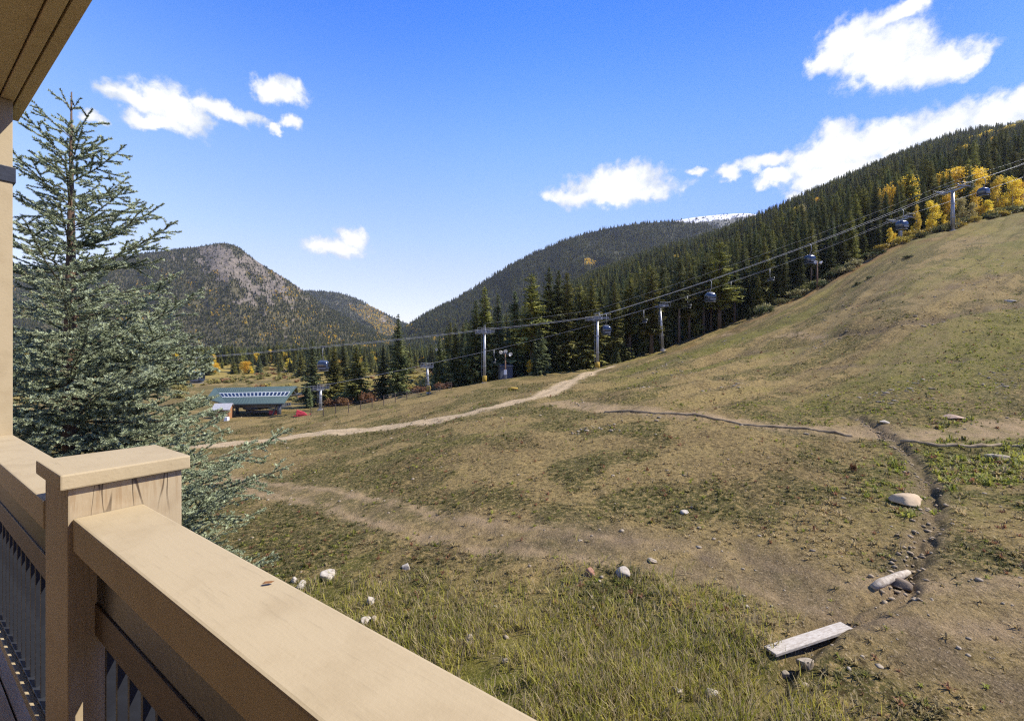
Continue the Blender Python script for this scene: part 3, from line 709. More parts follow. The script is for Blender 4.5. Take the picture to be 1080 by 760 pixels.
ASPENS = [(927,225,200,8,0,'slim golden aspen, leftmost of the clump on the ridge',133),(938,224,197,12,1,'golden aspen second from left in the clump on the ridge',132),
 (955,226,188,15,1,'tall yellow aspen with a bare lower trunk on the ridge',134),(938,252,240,7,2,'tiny bright yellow aspen below the chairlift tower',118),
 (967,238,215,7,2,'narrow lemon yellow aspen left of the upper tower',122),(984,234,212,13,0,'bright yellow aspen between the narrow one and the upper tower',123),
 (1000,236,205,10,1,'yellow aspen hidden partly by the upper tower shaft',128),(1012,237,209,11,3,'pale straw coloured aspen right of the upper tower',123),(1024,232,214,8,3,'pale yellow small aspen right of the straw coloured one',123),
 (1030,224,196,14,0,'golden aspen right below the cabin at the right edge',127),(1043,226,210,11,2,'small orange yellow aspen at the grass edge',125),
 (1052,222,186,13,0,'tall golden aspen second from the right edge',129),(1068,222,186,15,0,'tall golden aspen near the right edge of the view',129),(1079,222,192,12,1,'golden aspen cut by the right edge of the view',130),
 (1000,215,182,20,1,'broad orange aspen, left of the big crowns behind the upper tower',139),(1014,212,178,26,1,'broadest orange gold aspen crown above the upper tower',140),(1028,210,180,20,1,'broad golden aspen, right of the big crowns behind the upper tower',141),
 (558,392,379,9,2,'small yellow aspen bush in front of the dark spruces',99.5)]
for a_ in ASPENS: asp(*a_[:3], a_[3] * 1.25, *a_[4:])
_ra = random.Random(9)
for i in range(16):
    uq = _ra.uniform(915, 1090); h_ = _ra.uniform(9, 20); dq = float(edge_d(uq)) + _ra.uniform(3, 14); b_ = CY - F_PX * float(terr((uq - CX) / F_PX * dq, dq)) / dq
    asp(uq, b_, b_ - h_, h_ * .55, i, 'young golden aspen scattered along the top of the ridge', dq, 'young aspens along the ridge')
for (uq, top, w, dq) in ((1060,138,12,520),(1075,132,12,530),(1032,146,12,500),(1022,148,9,480),(1040,143,9,505),(1008,161,9,400),(1016,158,8,420),(847,220,7,380),(861,213,7,400),(904,191,8,480),(968,178,8,420),(981,196,8,260),(705,283,7,420),(690,291,6,420),(840,223,7,385),(912,187,6,480)):
    asp(uq, 0, top - 4, w * 1.6, uq, 'golden aspen standing among dark conifers on the upper hillside', dq, 'golden aspens on the upper hillside')

# hillside above the ski run
r = np.random.default_rng(21); n = 90000
d = np.sqrt(r.uniform(105 ** 2, 1000 ** 2, n)); u = r.uniform(470, 1240, n); x = (u - CX) / F_PX * d
back = d - edge_d(u); key = np.floor(x / np.clip(d / 70, 3.2, 5.0)).astype(np.int64) * 100003 + np.floor(d / np.clip(d / 70, 3.2, 5.5)).astype(np.int64)
_, first = np.unique(key, return_index=True); sel = np.zeros(n, bool); sel[first] = True
lim = far_limit[:, 1].copy(); 
near_ok = back > 30
sel &= near_ok | ((back > 6) & (u > 900) & (back > 14))
x, d, u = x[sel], d[sel], u[sel]; P = np.stack([x, d, terr(x, d) - .3], 1)
pyf = CY - F_PX * P[:, 2] / d
yl = (fbm(x * .03, d * .03, 55) > .76) & (r.random(len(x)) < .5)
forest('hillside_forest', P, 8 + 13 * r.random(len(x)) ** .8, 'dense dark conifer forest with a few golden aspens climbing the hillside', yl, seed=1)
# valley: conifers beyond the meadow, left of centre
n = 9000; d = np.exp(r.uniform(math.log(240), math.log(1000), n)); u = r.uniform(-80, 560, n); x = (u - CX) / F_PX * d
dens = sstep(300, 390, d) * (.3 + .7 * (fbm(x * .012, d * .012, 15) > .42)) + .06
sel = r.random(n) < dens; x, d = x[sel], d[sel]; P = np.stack([x, d, terr(x, d) - .3], 1)
yl = (r.random(len(x)) < .05) & (d < 420)
forest('valley_forest', P, r.uniform(8, 17, len(x)), 'belt of conifers across the valley floor behind the yellow meadow', yl, 1.35, seed=2)

def make_shrub(seed, c1, c2, n=650):
    r = random.Random(seed); lob = [(r.uniform(-.6, .6), r.uniform(-.6, .6), r.uniform(.25, .6), r.uniform(.25, .5)) for _ in range(9)]
    t = empty('shrub'); V, F, C = leaf_cloud(seed, lob, n, .09, c1, c2); V[:, 2] = np.maximum(V[:, 2], 0); np_mesh('foliage', V, F, M_asp, t, col=C)
    mb = MB()
    for l in lob: mb.tube([(0, 0, -.1), (l[0] * .5, l[1] * .5, l[2] * .5), l[:3]], [.03, .02, .01], 4)
    mb.build('stem', M_bark, t); return t
SHR = {'olive': make_shrub(1, (.10, .105, .035), (.20, .19, .07)), 'yellow': make_shrub(2, (.26, .20, .03), (.42, .32, .06)), 'rust': make_shrub(3, (.12, .058, .028), (.20, .10, .045)),
       'dark': make_shrub(4, (.035, .05, .02), (.09, .105, .035)), 'pale': make_shrub(5, (.20, .19, .09), (.33, .30, .13))}
def shr(u, v, w, h, kind, label, group=None, d=None):
    pr = SHR[kind]
    if pr.name in used: o = copy_tree(pr)
    else: o = pr; used.add(pr.name)
    p = on(u, d) if d else at(u, v); s = p.y / F_PX; o.location = p; o.scale = (w * s / 1.8, w * s / 1.8, h * s / .95); o.rotation_euler.z = random.uniform(0, 6.28)
    if 'group' in o: del o['group']
    return tag(o, label, 'shrub', group)
shr(617, 388, 12, 11, 'pale', 'round pale willow bush left of the biggest lift tower')
shr(640, 383, 13, 15, 'pale', 'taller pale willow bush right of the biggest lift tower')
shr(900, 497, 6, 9, 'rust', 'small upright rust red shrub alone on the slope left of the cream slab')
shr(388, 0, 24, 13, 'rust', 'wide rust red bush behind the wire fence', d=101); shr(364, 0, 22, 9, 'rust', 'low rust red bush left of the wide red one', d=102)
shr(352, 0, 20, 8, 'rust', 'low brownish red bush beside the first lift tower', d=103)
shr(443, 0, 26, 8, 'rust', 'low rust red thicket behind the small yellow based tower', d=103); shr(468, 0, 20, 7, 'rust', 'rust red thicket at the foot of the squat spruce', d=101)
r_ = random.Random(4)
for i in range(84):
    uq = r_.uniform(800, 1085); off = r_.uniform(-9, 1.5); kind = r_.choice(['dark', 'olive', 'yellow', 'yellow', 'olive']) if uq > 930 else r_.choice(['dark', 'olive', 'pale', 'dark'])
    d_ = float(edge_d(uq)) + off
    w = r_.uniform(8, 19); col = {'dark': 'dark green', 'olive': 'olive green', 'yellow': 'yellow green', 'rust': 'rust brown', 'pale': 'pale straw green'}[kind]
    shr(uq, 0, w, w * r_.uniform(.35, .55), kind, 'low %s shrub in the strip between the slope and the forest' % col, '%s shrubs along the forest edge' % col, d_)
for (uq, v, w, h) in ((884,292,10,4),(905,300,6,3),(917,294,6,3),(843,310,14,5),(958,272,9,3)):
    shr(uq, v, w, h, 'dark', 'low dark green shrub out on the upper ski slope', 'dark shrubs on the upper ski slope')
# meadow willows in the valley
n = 2600; d = np.exp(r.uniform(math.log(125), math.log(420), n)); u = r.uniform(-60, 520, n); x = (u - CX) / F_PX * d
sel = (r.random(n) < sstep(.4, .55, fbm(x * .03, d * .02, 61)) * .8 + .12) & ~((u > 465) & (d < 200)); x, d = x[sel], d[sel]
n = len(x); P = np.stack([x, d, terr(x, d) - .1], 1); lobv, lobf, lobc = leaf_cloud(9, [(0, 0, .4, .5), (.4, .2, .35, .4), (-.4, .1, .3, .4)], 60, .25, (1, 1, 1), (1, 1, 1))
sc = r.uniform(.8, 2.2, (n, 1)) * np.array([[1.5, 1.5, 1.1]]); Vw, Fw = stamp(lobv, lobf, P, sc, r.uniform(0, 6.28, n))
tw = np.clip(fbm(x * .04, d * .02, 19) * 2 - .6 + r.normal(0, .2, n), 0, 1); cw = mixc((.17, .15, .05), (.34, .255, .075), tw); k = r.random(n) < .15; cw[k] = (.25, .13, .06)
tag(np_mesh('willow_scrub', Vw, Fw, M_asp, col=np.repeat(cw, len(lobv), 0)), 'yellow and olive willow scrub covering the valley floor', 'scrub', kind='stuff')

# ------------------------------------------------------------------ mountains
def mountain(name, sky, base_py, d0, d1, mat, bump, seed, colfn=None, nu=220, ns=90, pw=1.0, back=.5, trees=None):
    us = np.linspace(sky[0][0], sky[-1][0], nu); sk = pchip([a for a, b in sky], [b for a, b in sky], us)
    s = np.linspace(0, 1 + back, ns); Um, Sm = np.meshgrid(us, s, indexing='ij'); K = sk[:, None] + 0 * Sm
    prof = np.where(Sm <= 1, np.minimum(Sm, 1) ** pw, 1 - (Sm - 1) * 1.1)
    dist = d0 + (d1 - d0) * Sm
    zr = (CY - K) / F_PX * d1; zb = (CY - base_py) / F_PX * d0
    Zm = zb + (zr - zb) * prof
    q = dist * 0 + Um * 1.0
    nz = fbm(Um * .035, Sm * 3.2, seed, 5) - .5; fade = np.sin(np.clip(Sm, 0, 1) * math.pi) ** .7
    dist = dist + nz * bump * 6 * fade; Zm = Zm + nz * bump * fade * .5 + (fbm(Um * .11, Sm * 9, seed + 7, 4) - .5) * bump * .35 * fade
    Xm = (Um - CX) / F_PX * dist
    Vm = np.stack([Xm, dist, Zm], -1).reshape(-1, 3); ix = np.arange(nu * ns).reshape(nu, ns)
    Fm = np.stack([ix[:-1, :-1], ix[1:, :-1], ix[1:, 1:], ix[:-1, 1:]], -1).reshape(-1, 4)
    a = colfn(Um, CY - F_PX * Zm / dist, Sm, Zm) if colfn else np.zeros_like(Um)
    att = np.stack([a.ravel()] * 3, 1)
    o = np_mesh(name, Vm, Fm, mat, smooth=True, attrs={'rock': att}); tag(o, kind='structure')
    if trees:
        nt_, hh, lab, yfn, wd = trees; r = np.random.default_rng(seed)
        iu = r.uniform(0, nu - 1.001, nt_); is_ = r.uniform(0, (ns - 1) / (1 + back) * 1.03, nt_); i0 = iu.astype(int); j0 = is_.astype(int); fu = iu - i0; fs = is_ - j0
        G = np.stack([Xm, dist, Zm], -1)
        P = (G[i0, j0] * ((1 - fu) * (1 - fs))[:, None] + G[i0 + 1, j0] * (fu * (1 - fs))[:, None] + G[i0, j0 + 1] * ((1 - fu) * fs)[:, None] + G[i0 + 1, j0 + 1] * (fu * fs)[:, None])
        rk = a[i0, j0]; keep = r.random(nt_) > rk * .86; P = P[keep]
        pu = CX + F_PX * P[:, 0] / P[:, 1]; pv = CY - F_PX * P[:, 2] / P[:, 1]
        yl = yfn(pu, pv, r.random(len(P))) if yfn else np.zeros(len(P), bool)
        P[:, 2] -= hh * .1
        forest(name + '_forest', P, hh * r.uniform(.6, 1.25, len(P)), lab, yl, wd, seed)
    return o
def mtn_mat(name, soil, rock1, rock2, sc):
    m, nt, out = new_mat(name); N = NT(nt); tc = N.n('ShaderNodeTexCoord'); p = tc.outputs['Object']
    a = N.n('ShaderNodeAttribute'); a.attribute_name = 'rock'
    f = N.noise(p, sc, 8, .65); g2 = N.noise(p, sc * 6, 6, .7)
    rc = N.mix(N.ramp(g2, .3, .7), rock1, rock2)
    k = N.ramp(N.math('ADD', a.outputs['Fac'], N.math('MULTIPLY_ADD', f, .8, -.4)), .35, .6)
    c = N.mix(k, N.mix(N.ramp(f, .35, .65), soil, tuple(x * .7 for x in soil)), rc)
    b = N.n('ShaderNodeBsdfPrincipled'); N.l(c, b.inputs['Base Color']); b.inputs['Roughness'].default_value = .95; b.inputs['Specular IOR Level'].default_value = .05
    bp = N.n('ShaderNodeBump'); bp.inputs['Strength'].default_value = .9; bp.inputs['Distance'].default_value = 12
    N.l(N.math('MULTIPLY', g2, k), bp.inputs['Height']); N.l(bp.outputs[0], b.inputs['Normal'])
    N.l(b.outputs[0], out.inputs[0]); return m
def rock_m1(u, v, s, z):
    n = fbm(u * .12, v * .2, 5, 4); n2 = fbm((u - v * .6) * .16, (v + u * .3) * .07, 15, 4)
    b = 1.05 * np.exp(-((u - 243) / 34) ** 2 - ((v - 278) / 22) ** 2) + .8 * np.exp(-(((u - 262) - (v - 305) * .9) / 22) ** 2 - ((v - 308) / 24) ** 2)
    b += .7 * np.exp(-((u - 296) / 16) ** 2 - ((v - 303) / 11) ** 2) + .55 * np.exp(-((u - 318) / 20) ** 2 - ((v - 322) / 8) ** 2) + .5 * np.exp(-((u - 298) / 4) ** 2 - ((v - 352) / 10) ** 2) + .35 * np.exp(-((u - 215) / 30) ** 2 - ((v - 272) / 10) ** 2)
    return np.clip(b * 1.15 + (n - .5) * 2.2 + (n2 - .5) * 2.2 - .2, 0, 1) * sstep(.02, .12, b)
M1sky = [(-300,330),(-120,310),(0,288),(60,280),(110,273),(150,267.5),(180,263.5),(205,260.5),(222,258),(234,256.3),(244,257.5),(253,262),(265,271),(280,281),(300,293),(325,310),(350,326),(380,342),(410,356),(440,366),(480,374)]
yel1 = lambda u, v, q: (fbm(u * .08, v * .13, 25) > .60) & (q < .22) & (v > 285)
mountain('mountain', M1sky, 374, 1000, 1750, mtn_mat('mountain_rock', (.085, .075, .04), (.235, .195, .15), (.085, .074, .058), .012), 26, 3, rock_m1, 300, 120, .9,
    trees=(46000, 9, 'conifers and yellow aspens thinning towards the cliffs of the rocky mountain', yel1, 1.25))
M2sky = [(260,330),(300,312),(325,306.5),(350,307.5),(372,313),(390,322),(405,330),(420,337),(450,352),(500,372)]
mountain('hills', M2sky, 372, 2000, 2700, mtn_mat('far_hill', (.06, .06, .038), (.20, .17, .13), (.14, .12, .10), .006), 30, 4, lambda u, v, s, z: sstep(.62, .72, fbm(u * .2, v * .3, 8)) * .6, 160, 60,
    trees=(9000, 14, 'conifers with a golden aspen band on the far ridge left of centre', lambda u, v, q: (np.abs((u - 395) - (v - 335) * 1.2) < 14) & (v > 322) & (q < .8), 1.3))
M3sky = [(380,372),(410,358),(430,343.5),(450,331),(480,316),(500,304),(530,285),(560,269),(590,256),(620,246),(650,239.5),(680,235.5),(710,234),(745,238),(780,250),(830,262),(900,280),(1000,300)]
mountain('hill', M3sky, 378, 1050, 1750, mtn_mat('dark_hill', (.045, .046, .026), (.2, .17, .13), (.14, .12, .10), .006), 45, 6, None, 260, 100, .95,
    trees=(30000, 15, 'unbroken dark conifer forest on the long ridge at the centre', lambda u, v, q: ((np.abs(u - 622) < 6) & (np.abs(v - 277) < 3)) | ((np.abs(u - 600) > 60) & (v > 330) & (fbm(u * .1, v * .2, 9) > .7) & (q < .3)), 1.2))
M4sky = [(640,262),(680,245),(700,236.5),(715,232),(735,228.5),(760,226),(785,224.5),(800,226),(820,231),(860,245),(920,265)]
def snow_mat():
    m, nt, out = new_mat('snow_peak'); N = NT(nt); tc = N.n('ShaderNodeTexCoord'); p = tc.outputs['Object']; f = N.noise(p, .014, 8, .7, .6)
    a = N.n('ShaderNodeAttribute'); a.attribute_name = 'rock'
    k = N.ramp(N.math('ADD', a.outputs['Fac'], N.math('MULTIPLY_ADD', f, 1.6, -.8)), .42, .55)
    c = N.mix(k, (.07, .072, .06), (.62, .63, .66)); b = N.n('ShaderNodeBsdfPrincipled'); N.l(c, b.inputs['Base Color']); b.inputs['Roughness'].default_value = .8
    N.l(b.outputs[0], out.inputs[0]); return m
mountain('snow_mountain', M4sky, 330, 1950, 2400, snow_mat(), 20, 9, lambda u, v, s, z: np.clip(1 - (v - np.interp(u, [a for a, b in M4sky], [b for a, b in M4sky])) / 11 - np.abs(u - 765) / 170 * .3 + (fbm(u * .09, v * .3, 44) - .5) * 1.1, 0, 1), 240, 90, .9,
    trees=(9000, 10, 'sparse dark trees below the snow line of the far peak', None, 1.6))

# ------------------------------------------------------------------ lifts
M_steel = simple_mat('galvanised_steel', (.30, .31, .32), (.22, .23, .24), 1.5, .45, .05, .6)
M_dsteel = simple_mat('dark_steel', (.10, .11, .13), (.07, .075, .09), 2, .5, .05, .3)
M_yel = simple_mat('yellow_pad', (.38, .25, .03), (.26, .17, .025), 2, .8, .1)
M_cable = simple_mat('wire_rope', (.42, .43, .45), (.34, .35, .37), 3, .5, 0, .2)
M_cabin = simple_mat('cabin_paint', (.045, .065, .11), (.03, .045, .08), 2, .25, 0, .1, spec=.6)
M_glass = simple_mat('dark_window_glass', (.018, .022, .03), (.012, .015, .02), 2, .08, 0, 0, spec=.8)
M_white = simple_mat('white_enamel', (.75, .75, .73), (.6, .6, .58), 3, .5, .05)
SL = .16
def line_y(u, c0): return c0 / (1 - SL * (u - CX) / F_PX)
ANG = math.atan(SL)
def tower(u, c0, top_py, name_label, gauge=2.4, pad=False, r0=.42, lean=0.0, style='gondola', base=None):
    d = line_y(u, c0); p = on(u, d); zt = (CY - top_py) / F_PX * d; H = zt - p.z
    t = empty('lift_tower', p, ANG); tag(t, name_label, 'lift tower')
    mb = MB(); lx = lean * H
    mb.tube([(0, 0, -.4), (lx * .5, 0, H * .5), (lx, 0, H - .25)], [r0, r0 * .86, r0 * .72], 14); mb.build('shaft', M_steel, t, smooth=True)
    for z in (.33, .66):
        m2 = MB(); m2.lathe((lx * z, 0, H * z), [(r0 * .98, -.09), (r0 * 1.08, -.09), (r0 * 1.08, .09), (r0 * .98, .09)], 14); m2.build('flange', M_steel, t)
    m2 = MB(); m2.lathe((0, 0, 0), [(r0 * 1.7, -.3), (r0 * 1.7, .16), (r0 * 1.6, .2)], 14); m2.build('footing', simple_mat_cache('concrete'), t)
    if pad:
        m2 = MB(); m2.lathe((0, 0, 0), [(r0 * 1.08, .22), (r0 * 1.4, .25), (r0 * 1.45, .9), (r0 * 1.4, 1.5), (r0 * 1.08, 1.55)], 14); m2.build('safety_pad', M_yel, t, smooth=True)
    m2 = MB(); m2.box((lx - .22, -gauge - .25, H - .5), (lx + .22, gauge + .25, H - .1)); m2.build('crossarm', M_steel, t, bevel=.04)
    m2 = MB()
    for sx in (-.22, .22): m2.tube([(lx * .1 + sx - r0 - .05, -.02, 1.5), (lx * .9 + sx - r0 - .05, -.02, H - .6)], .025, 5)
    k = 1.6
    while k < H - .7:
        m2.tube([(lx * k / H - .22 - r0 - .05, 0, k), (lx * k / H + .22 - r0 - .05, 0, k)], .02, 4); k += .45
    m2.build('ladder', M_steel, t)
    for sg in (-1, 1):
        m3 = MB(); yy = sg * gauge; nw = 8 if style == 'gondola' else 6; ln = .42 * nw
        m3.box((lx - ln / 2, yy - .05, H - .12), (lx + ln / 2, yy + .05, H + .02))
        m3.box((lx - .12, yy - .09, H - .12), (lx + .12, yy + .09, H + .22)); tr = m3.build('sheave_train', M_steel, t)
        m4 = MB()
        for i in range(nw):
            cx = lx - ln / 2 + ln * (i + .5) / nw
            m4.tube([(cx, yy - .09, H + .12), (cx, yy + .09, H + .12)], .17, 12)
        m4.build('wheels', M_dsteel, tr)
        m5 = MB(); m5.box((lx - ln / 2, yy + sg * .25, H - .35), (lx + ln / 2, yy + sg * .75, H - .31))
        for i in range(5): m5.tube([(lx - ln / 2 + ln * i / 4, yy + sg * .74, H - .33), (lx - ln / 2 + ln * i / 4, yy + sg * .74, H + .65)], .025, 4)
        m5.tube([(lx - ln / 2, yy + sg * .74, H + .65), (lx + ln / 2, yy + sg * .74, H + .65)], .025, 4); m5.build('catwalk', M_steel, t)
    if style == 'gondola':      # lifting frame over the crossarm
        m6 = MB()
        for sg in (-1, 1):
            m6.tube([(lx, sg * gauge * .9, H - .1), (lx, sg * gauge * .35, H + 1.3)], .07, 6)
        m6.tube([(lx, -gauge * .95, H + 1.3), (lx, gauge * .95, H + 1.3)], .08, 6); m6.build('lifting_frame', M_steel, t)
    return t, Vector((p.x, p.y, zt))
_mc = {}
def simple_mat_cache(k):
    if k not in _mc: _mc[k] = simple_mat('concrete_footing', (.36, .34, .31), (.27, .25, .22), 3, .9, .2)
    return _mc[k]
CG, CC = 93.0, 98.6
tower(511, CG, 350, 'tall steel gondola tower with yellow base pad left of the floodlight pole', pad=True, r0=.34)
tower(630, CG, 336, 'biggest steel gondola tower with yellow base pad at the end of the dirt road', pad=True, r0=.37)
tower(1005, CG, 200, 'dark gondola tower high on the slope among golden aspens', r0=.42)
tower(338, CC, 409, 'short chairlift tower beside the lift station and red object', 1.8, r0=.36, style='chair')
tower(452, CC, 386, 'small chairlift tower with yellow base pad in front of the yellow meadow', 1.8, pad=True, r0=.32, lean=-.05, style='chair')
tower(699, CC, 323, 'leaning grey chairlift tower at the forest edge right of the biggest tower', 1.8, r0=.36, lean=-.07, style='chair')
tower(950, CC, 231, 'chairlift tower half hidden behind a gondola cabin on the upper slope', 1.8, r0=.36, style='chair')

def cable_pts(c0, ctrl, side, n=24, sag=.6):
    P = []
    for (u, py) in ctrl:
        d = line_y(u, c0); P.append(Vector(((u - CX) / F_PX * d, d, (CY - py) / F_PX * d)))
    nrm = Vector((-math.sin(ANG), math.cos(ANG), 0)); out = []
    for i in range(len(P) - 1):
        for k in range(n):
            t = k / n; q = P[i].lerp(P[i + 1], t); q.z -= sag * ctrl_sag[min(i, len(ctrl_sag) - 1)] * 4 * t * (1 - t); out.append(q + nrm * side)
    out.append(P[-1] + nrm * side); return out
GON = [(-200,402),(60,388),(208,377),(341,365.5),(511,347.5),(630,333.5),(1005,197.5),(1085,171),(1420,20)]
CHA = [(275,412),(338,406.5),(452,383.5),(699,320.5),(950,228.5),(1085,185),(1420,30)]
CAB = {}
def cable(name, c0, ctrl, side, sags, label, rad):
    global ctrl_sag
    ctrl_sag = sags; pts = cable_pts(c0, ctrl, side); CAB[(c0, side)] = pts
    mb = MB(); mb.tube(pts, rad, 5); tag(mb.build(name, M_cable, smooth=True), label, 'cable')
gs = [.3, .1, .1, .3, .3, 2.2, .2, .2]; cs_ = [.1, .3, 1.2, 1.6, .3, .2]
cable('haul_cable', CG, GON, -2.4, gs, 'gondola cable on the side of the towers nearer the balcony, uppermost at the right edge', .021)
cable('haul_cable', CG, GON, 2.4, gs, 'gondola cable on the forest side of the gondola towers', .021)
cable('haul_cable', CC, CHA, -1.8, cs_, 'chairlift cable passing over the near end of the chairlift crossarms', .013)
cable('haul_cable', CC, CHA, 1.8, cs_, 'chairlift cable passing over the far end of the chairlift crossarms', .013)
cable('haul_cable', CG, [(511,341),(630,326),(1005,191),(1085,166),(1420,10)], 0.0, [.3, 1.8, .2, .2], 'thin communication line strung over the gondola tower tops', .010)
def at_cable(key, u):
    pts = CAB[key]
    for a, b in zip(pts, pts[1:]):
        ua, ub = CX + F_PX * a.x / a.y, CX + F_PX * b.x / b.y
        if ua <= u <= ub: return a.lerp(b, (u - ua) / (ub - ua))
    return pts[0]
def make_cabin():
    import bmesh
    t = empty('gondola_cabin')
    me = bpy.data.meshes.new('shell'); bm = bmesh.new(); bmesh.ops.create_cube(bm, size=2); bmesh.ops.subdivide_edges(bm, edges=bm.edges, cuts=9, use_grid_fill=True)
    def shape(co, k=1.0):
        x, y, z = co; p = 3.6; n = (abs(x) ** p + abs(y) ** p + abs(z) ** p) ** (1 / p); x, y, z = x / n, y / n, z / n
        w = 1 - .16 * max(z, 0) ** 2 - .10 * max(-z, 0) ** 1.5
        return Vector((x * 1.22 * w, y * 1.12 * w, z * 1.12)) * k
    for v in bm.verts: v.co = shape(v.co)
    for f in bm.faces: f.smooth = True
    bm.to_mesh(me); bm.free(); me.materials.append(M_cabin); sh = link(bpy.data.objects.new('shell', me), t); sh.location = (0, 0, -4.1)
    # glazed panels proud of the shell: two ends and two sides
    for ax, sg in ((0, 1), (0, -1), (1, 1), (1, -1)):
        bm = bmesh.new(); vs = []
        for i in range(9):
            row = []
            for j in range(9):
                a = -.78 + 1.56 * i / 8; z = -.30 + .98 * j / 8
                co = (sg, a, z) if ax == 0 else (a, sg, z); row.append(bm.verts.new(shape(co, 1.012)))
            vs.append(row)
        for i in range(8):
            for j in range(8):
                f = bm.faces.new((vs[i][j], vs[i + 1][j], vs[i + 1][j + 1], vs[i][j + 1])); f.smooth = True
        me = bpy.data.meshes.new('window'); bm.to_mesh(me); bm.free(); me.materials.append(M_glass); o = link(bpy.data.objects.new('window', me), t); o.location = (0, 0, -4.1)
    mb = MB(); mb.tube([(0, 0, .05), (0, -.5, -.5), (0, -.5, -1.9), (0, 0, -2.6), (0, 0, -3.0)], .07, 8); mb.build('hanger', M_steel, t, smooth=True)
    mb = MB(); mb.box((-.35, -.14, -.12), (.35, .14, .16)); mb.build('grip', M_dsteel, t, bevel=.03)
    mb = MB()
    for sx in (-.6, .6): mb.tube([(sx, -.6, -3.0), (sx, .6, -3.0)], .05, 6)
    mb.tube([(-.7, 0, -2.97), (.7, 0, -2.97)], .07, 6); mb.build('roof_frame', M_steel, t)
    mb = MB(); mb.box((-.75, 1.14, -4.95), (.75, 1.26, -4.55)); mb.box((-.75, -1.26, -4.95), (.75, -1.14, -4.55)); mb.build('ski_rack', M_dsteel, t, bevel=.03)
    mb = MB(); mb.box((-.95, -.8, -5.32), (.95, .8, -5.2)); mb.build('bumper', M_steel, t, bevel=.04); return t
cab0 = make_cabin()
CABINS = [(208,-2.4,'dark gondola cabin half hidden by the spruce tips above the lift station'),(341,2.4,'dark gondola cabin hanging in front of the trees right of the lift station'),
 (639,2.4,'gondola cabin hanging right beside the biggest lift tower'),(749,-2.4,'blue grey gondola cabin hanging mid slope in front of the pines'),(854,2.4,'gondola cabin hanging just above the two lamp floodlight pole'),
 (951,-2.4,'gondola cabin hanging in front of the upper chairlift tower'),(1037,2.4,'gondola cabin among the golden aspens, nearest the right edge')]
for i, (u, sd, lab) in enumerate(CABINS):
    o = cab0 if i == 0 else copy_tree(cab0); o.location = at_cable((CG, sd), u); o.rotation_euler.z = ANG; o.scale = (.9, .9, .9); tag(o, lab, 'gondola cabin')
def make_chair():
    t = empty('lift_chair'); w = 1.15
    mb = MB(); mb.tube([(0, 0, .05), (0, 0, -1.6), (.25, 0, -2.1)], .05, 6); mb.build('hanger', M_steel, t, smooth=True)
    mb = MB(); mb.tube([(.25, -w, -2.9), (.25, -w, -2.15), (.25, w, -2.15), (.25, w, -2.9), (-.35, w, -2.95)], .04, 6); mb.tube([(.25, -w, -2.9), (-.35, -w, -2.95)], .04, 6); mb.build('bail', M_steel, t, smooth=True)
    mb = MB(); mb.box((-.4, -w, -3.0), (.2, w, -2.9)); mb.build('seat', M_steel, t, bevel=.03)
    mb = MB(); mb.box((.2, -w, -2.85), (.28, w, -2.35)); mb.build('backrest', M_dsteel, t, bevel=.03); return t
ch0 = make_chair()
CH = [(521,1.8,'empty lift chair hanging above the small grey shed'),(679,-1.8,'empty lift chair hanging left of the leaning tower'),(725,1.8,'empty lift chair hanging just right of the leaning tower'),(771,1.8,'empty lift chair hanging right of the mid slope cabin'),(812,-1.8,'empty lift chair hanging left of the two lamp floodlight pole, against dark trees')]
for i, (u, sd, lab) in enumerate(CH):
    o = ch0 if i == 0 else copy_tree(ch0); o.location = at_cable((CC, sd), u); o.rotation_euler.z = ANG; tag(o, lab, 'chairlift chair')

# floodlight poles
M_pole = simple_mat('wooden_pole', (.22, .13, .08), (.13, .08, .05), 3, .9, .3, stretch=(4, 4, .5))
def light_pole(u, d, top_py, lamps, label, box):
    p = on(u, d); H = (CY - top_py) / F_PX * d - p.z; t = empty('floodlight_pole', p); tag(t, label, 'light pole')
    mb = MB(); mb.tube([(0, 0, -.4), (0, 0, H)], [.17, .12], 10); mb.build('pole', M_pole, t, smooth=True)
    mb = MB(); mb.box((-.9, -.06, H - .55), (.9, .06, H - .4)); mb.build('crossarm', M_dsteel, t)
    for (x, z, a) in lamps:
        m2 = MB(); m2.lathe((0, 0, 0), [(.10, -.25), (.22, -.12), (.42, .18), (.44, .24), (.38, .2)], 14); o = m2.build('floodlight', M_white, t, smooth=True)
        o.location = (x, 0, H + z); o.rotation_euler = (math.radians(115), 0, a)
    if box:
        m2 = MB(); m2.box((-.30, -.30, .9), (.30, -.12, 1.9)); m2.build('control_box', M_white, t, bevel=.03)
        m2 = MB(); m2.lathe((0, 0, 0), [(.28, 0), (.3, 1.0), (.3, 1.9), (.2, 2.0)], 12); m2.build('base_wrap', M_dsteel, t)
light_pole(533, 92.5, 370.5, [(-.85, -.1, -.6), (0, .1, .1), (.95, -.55, .7)], 'wooden floodlight pole with three lamps beside the small grey shed', True)
light_pole(862, 103, 276, [(-.5, -.1, .4), (.75, -.2, .9)], 'brown floodlight pole with two white lamps on the upper slope edge', False)
light_pole(464, 118, 367, [(-.8, -.3, -.3), (.2, -.3, .2), (.8, -.4, .6)], 'thin floodlight pole behind the small yellow based tower', False)

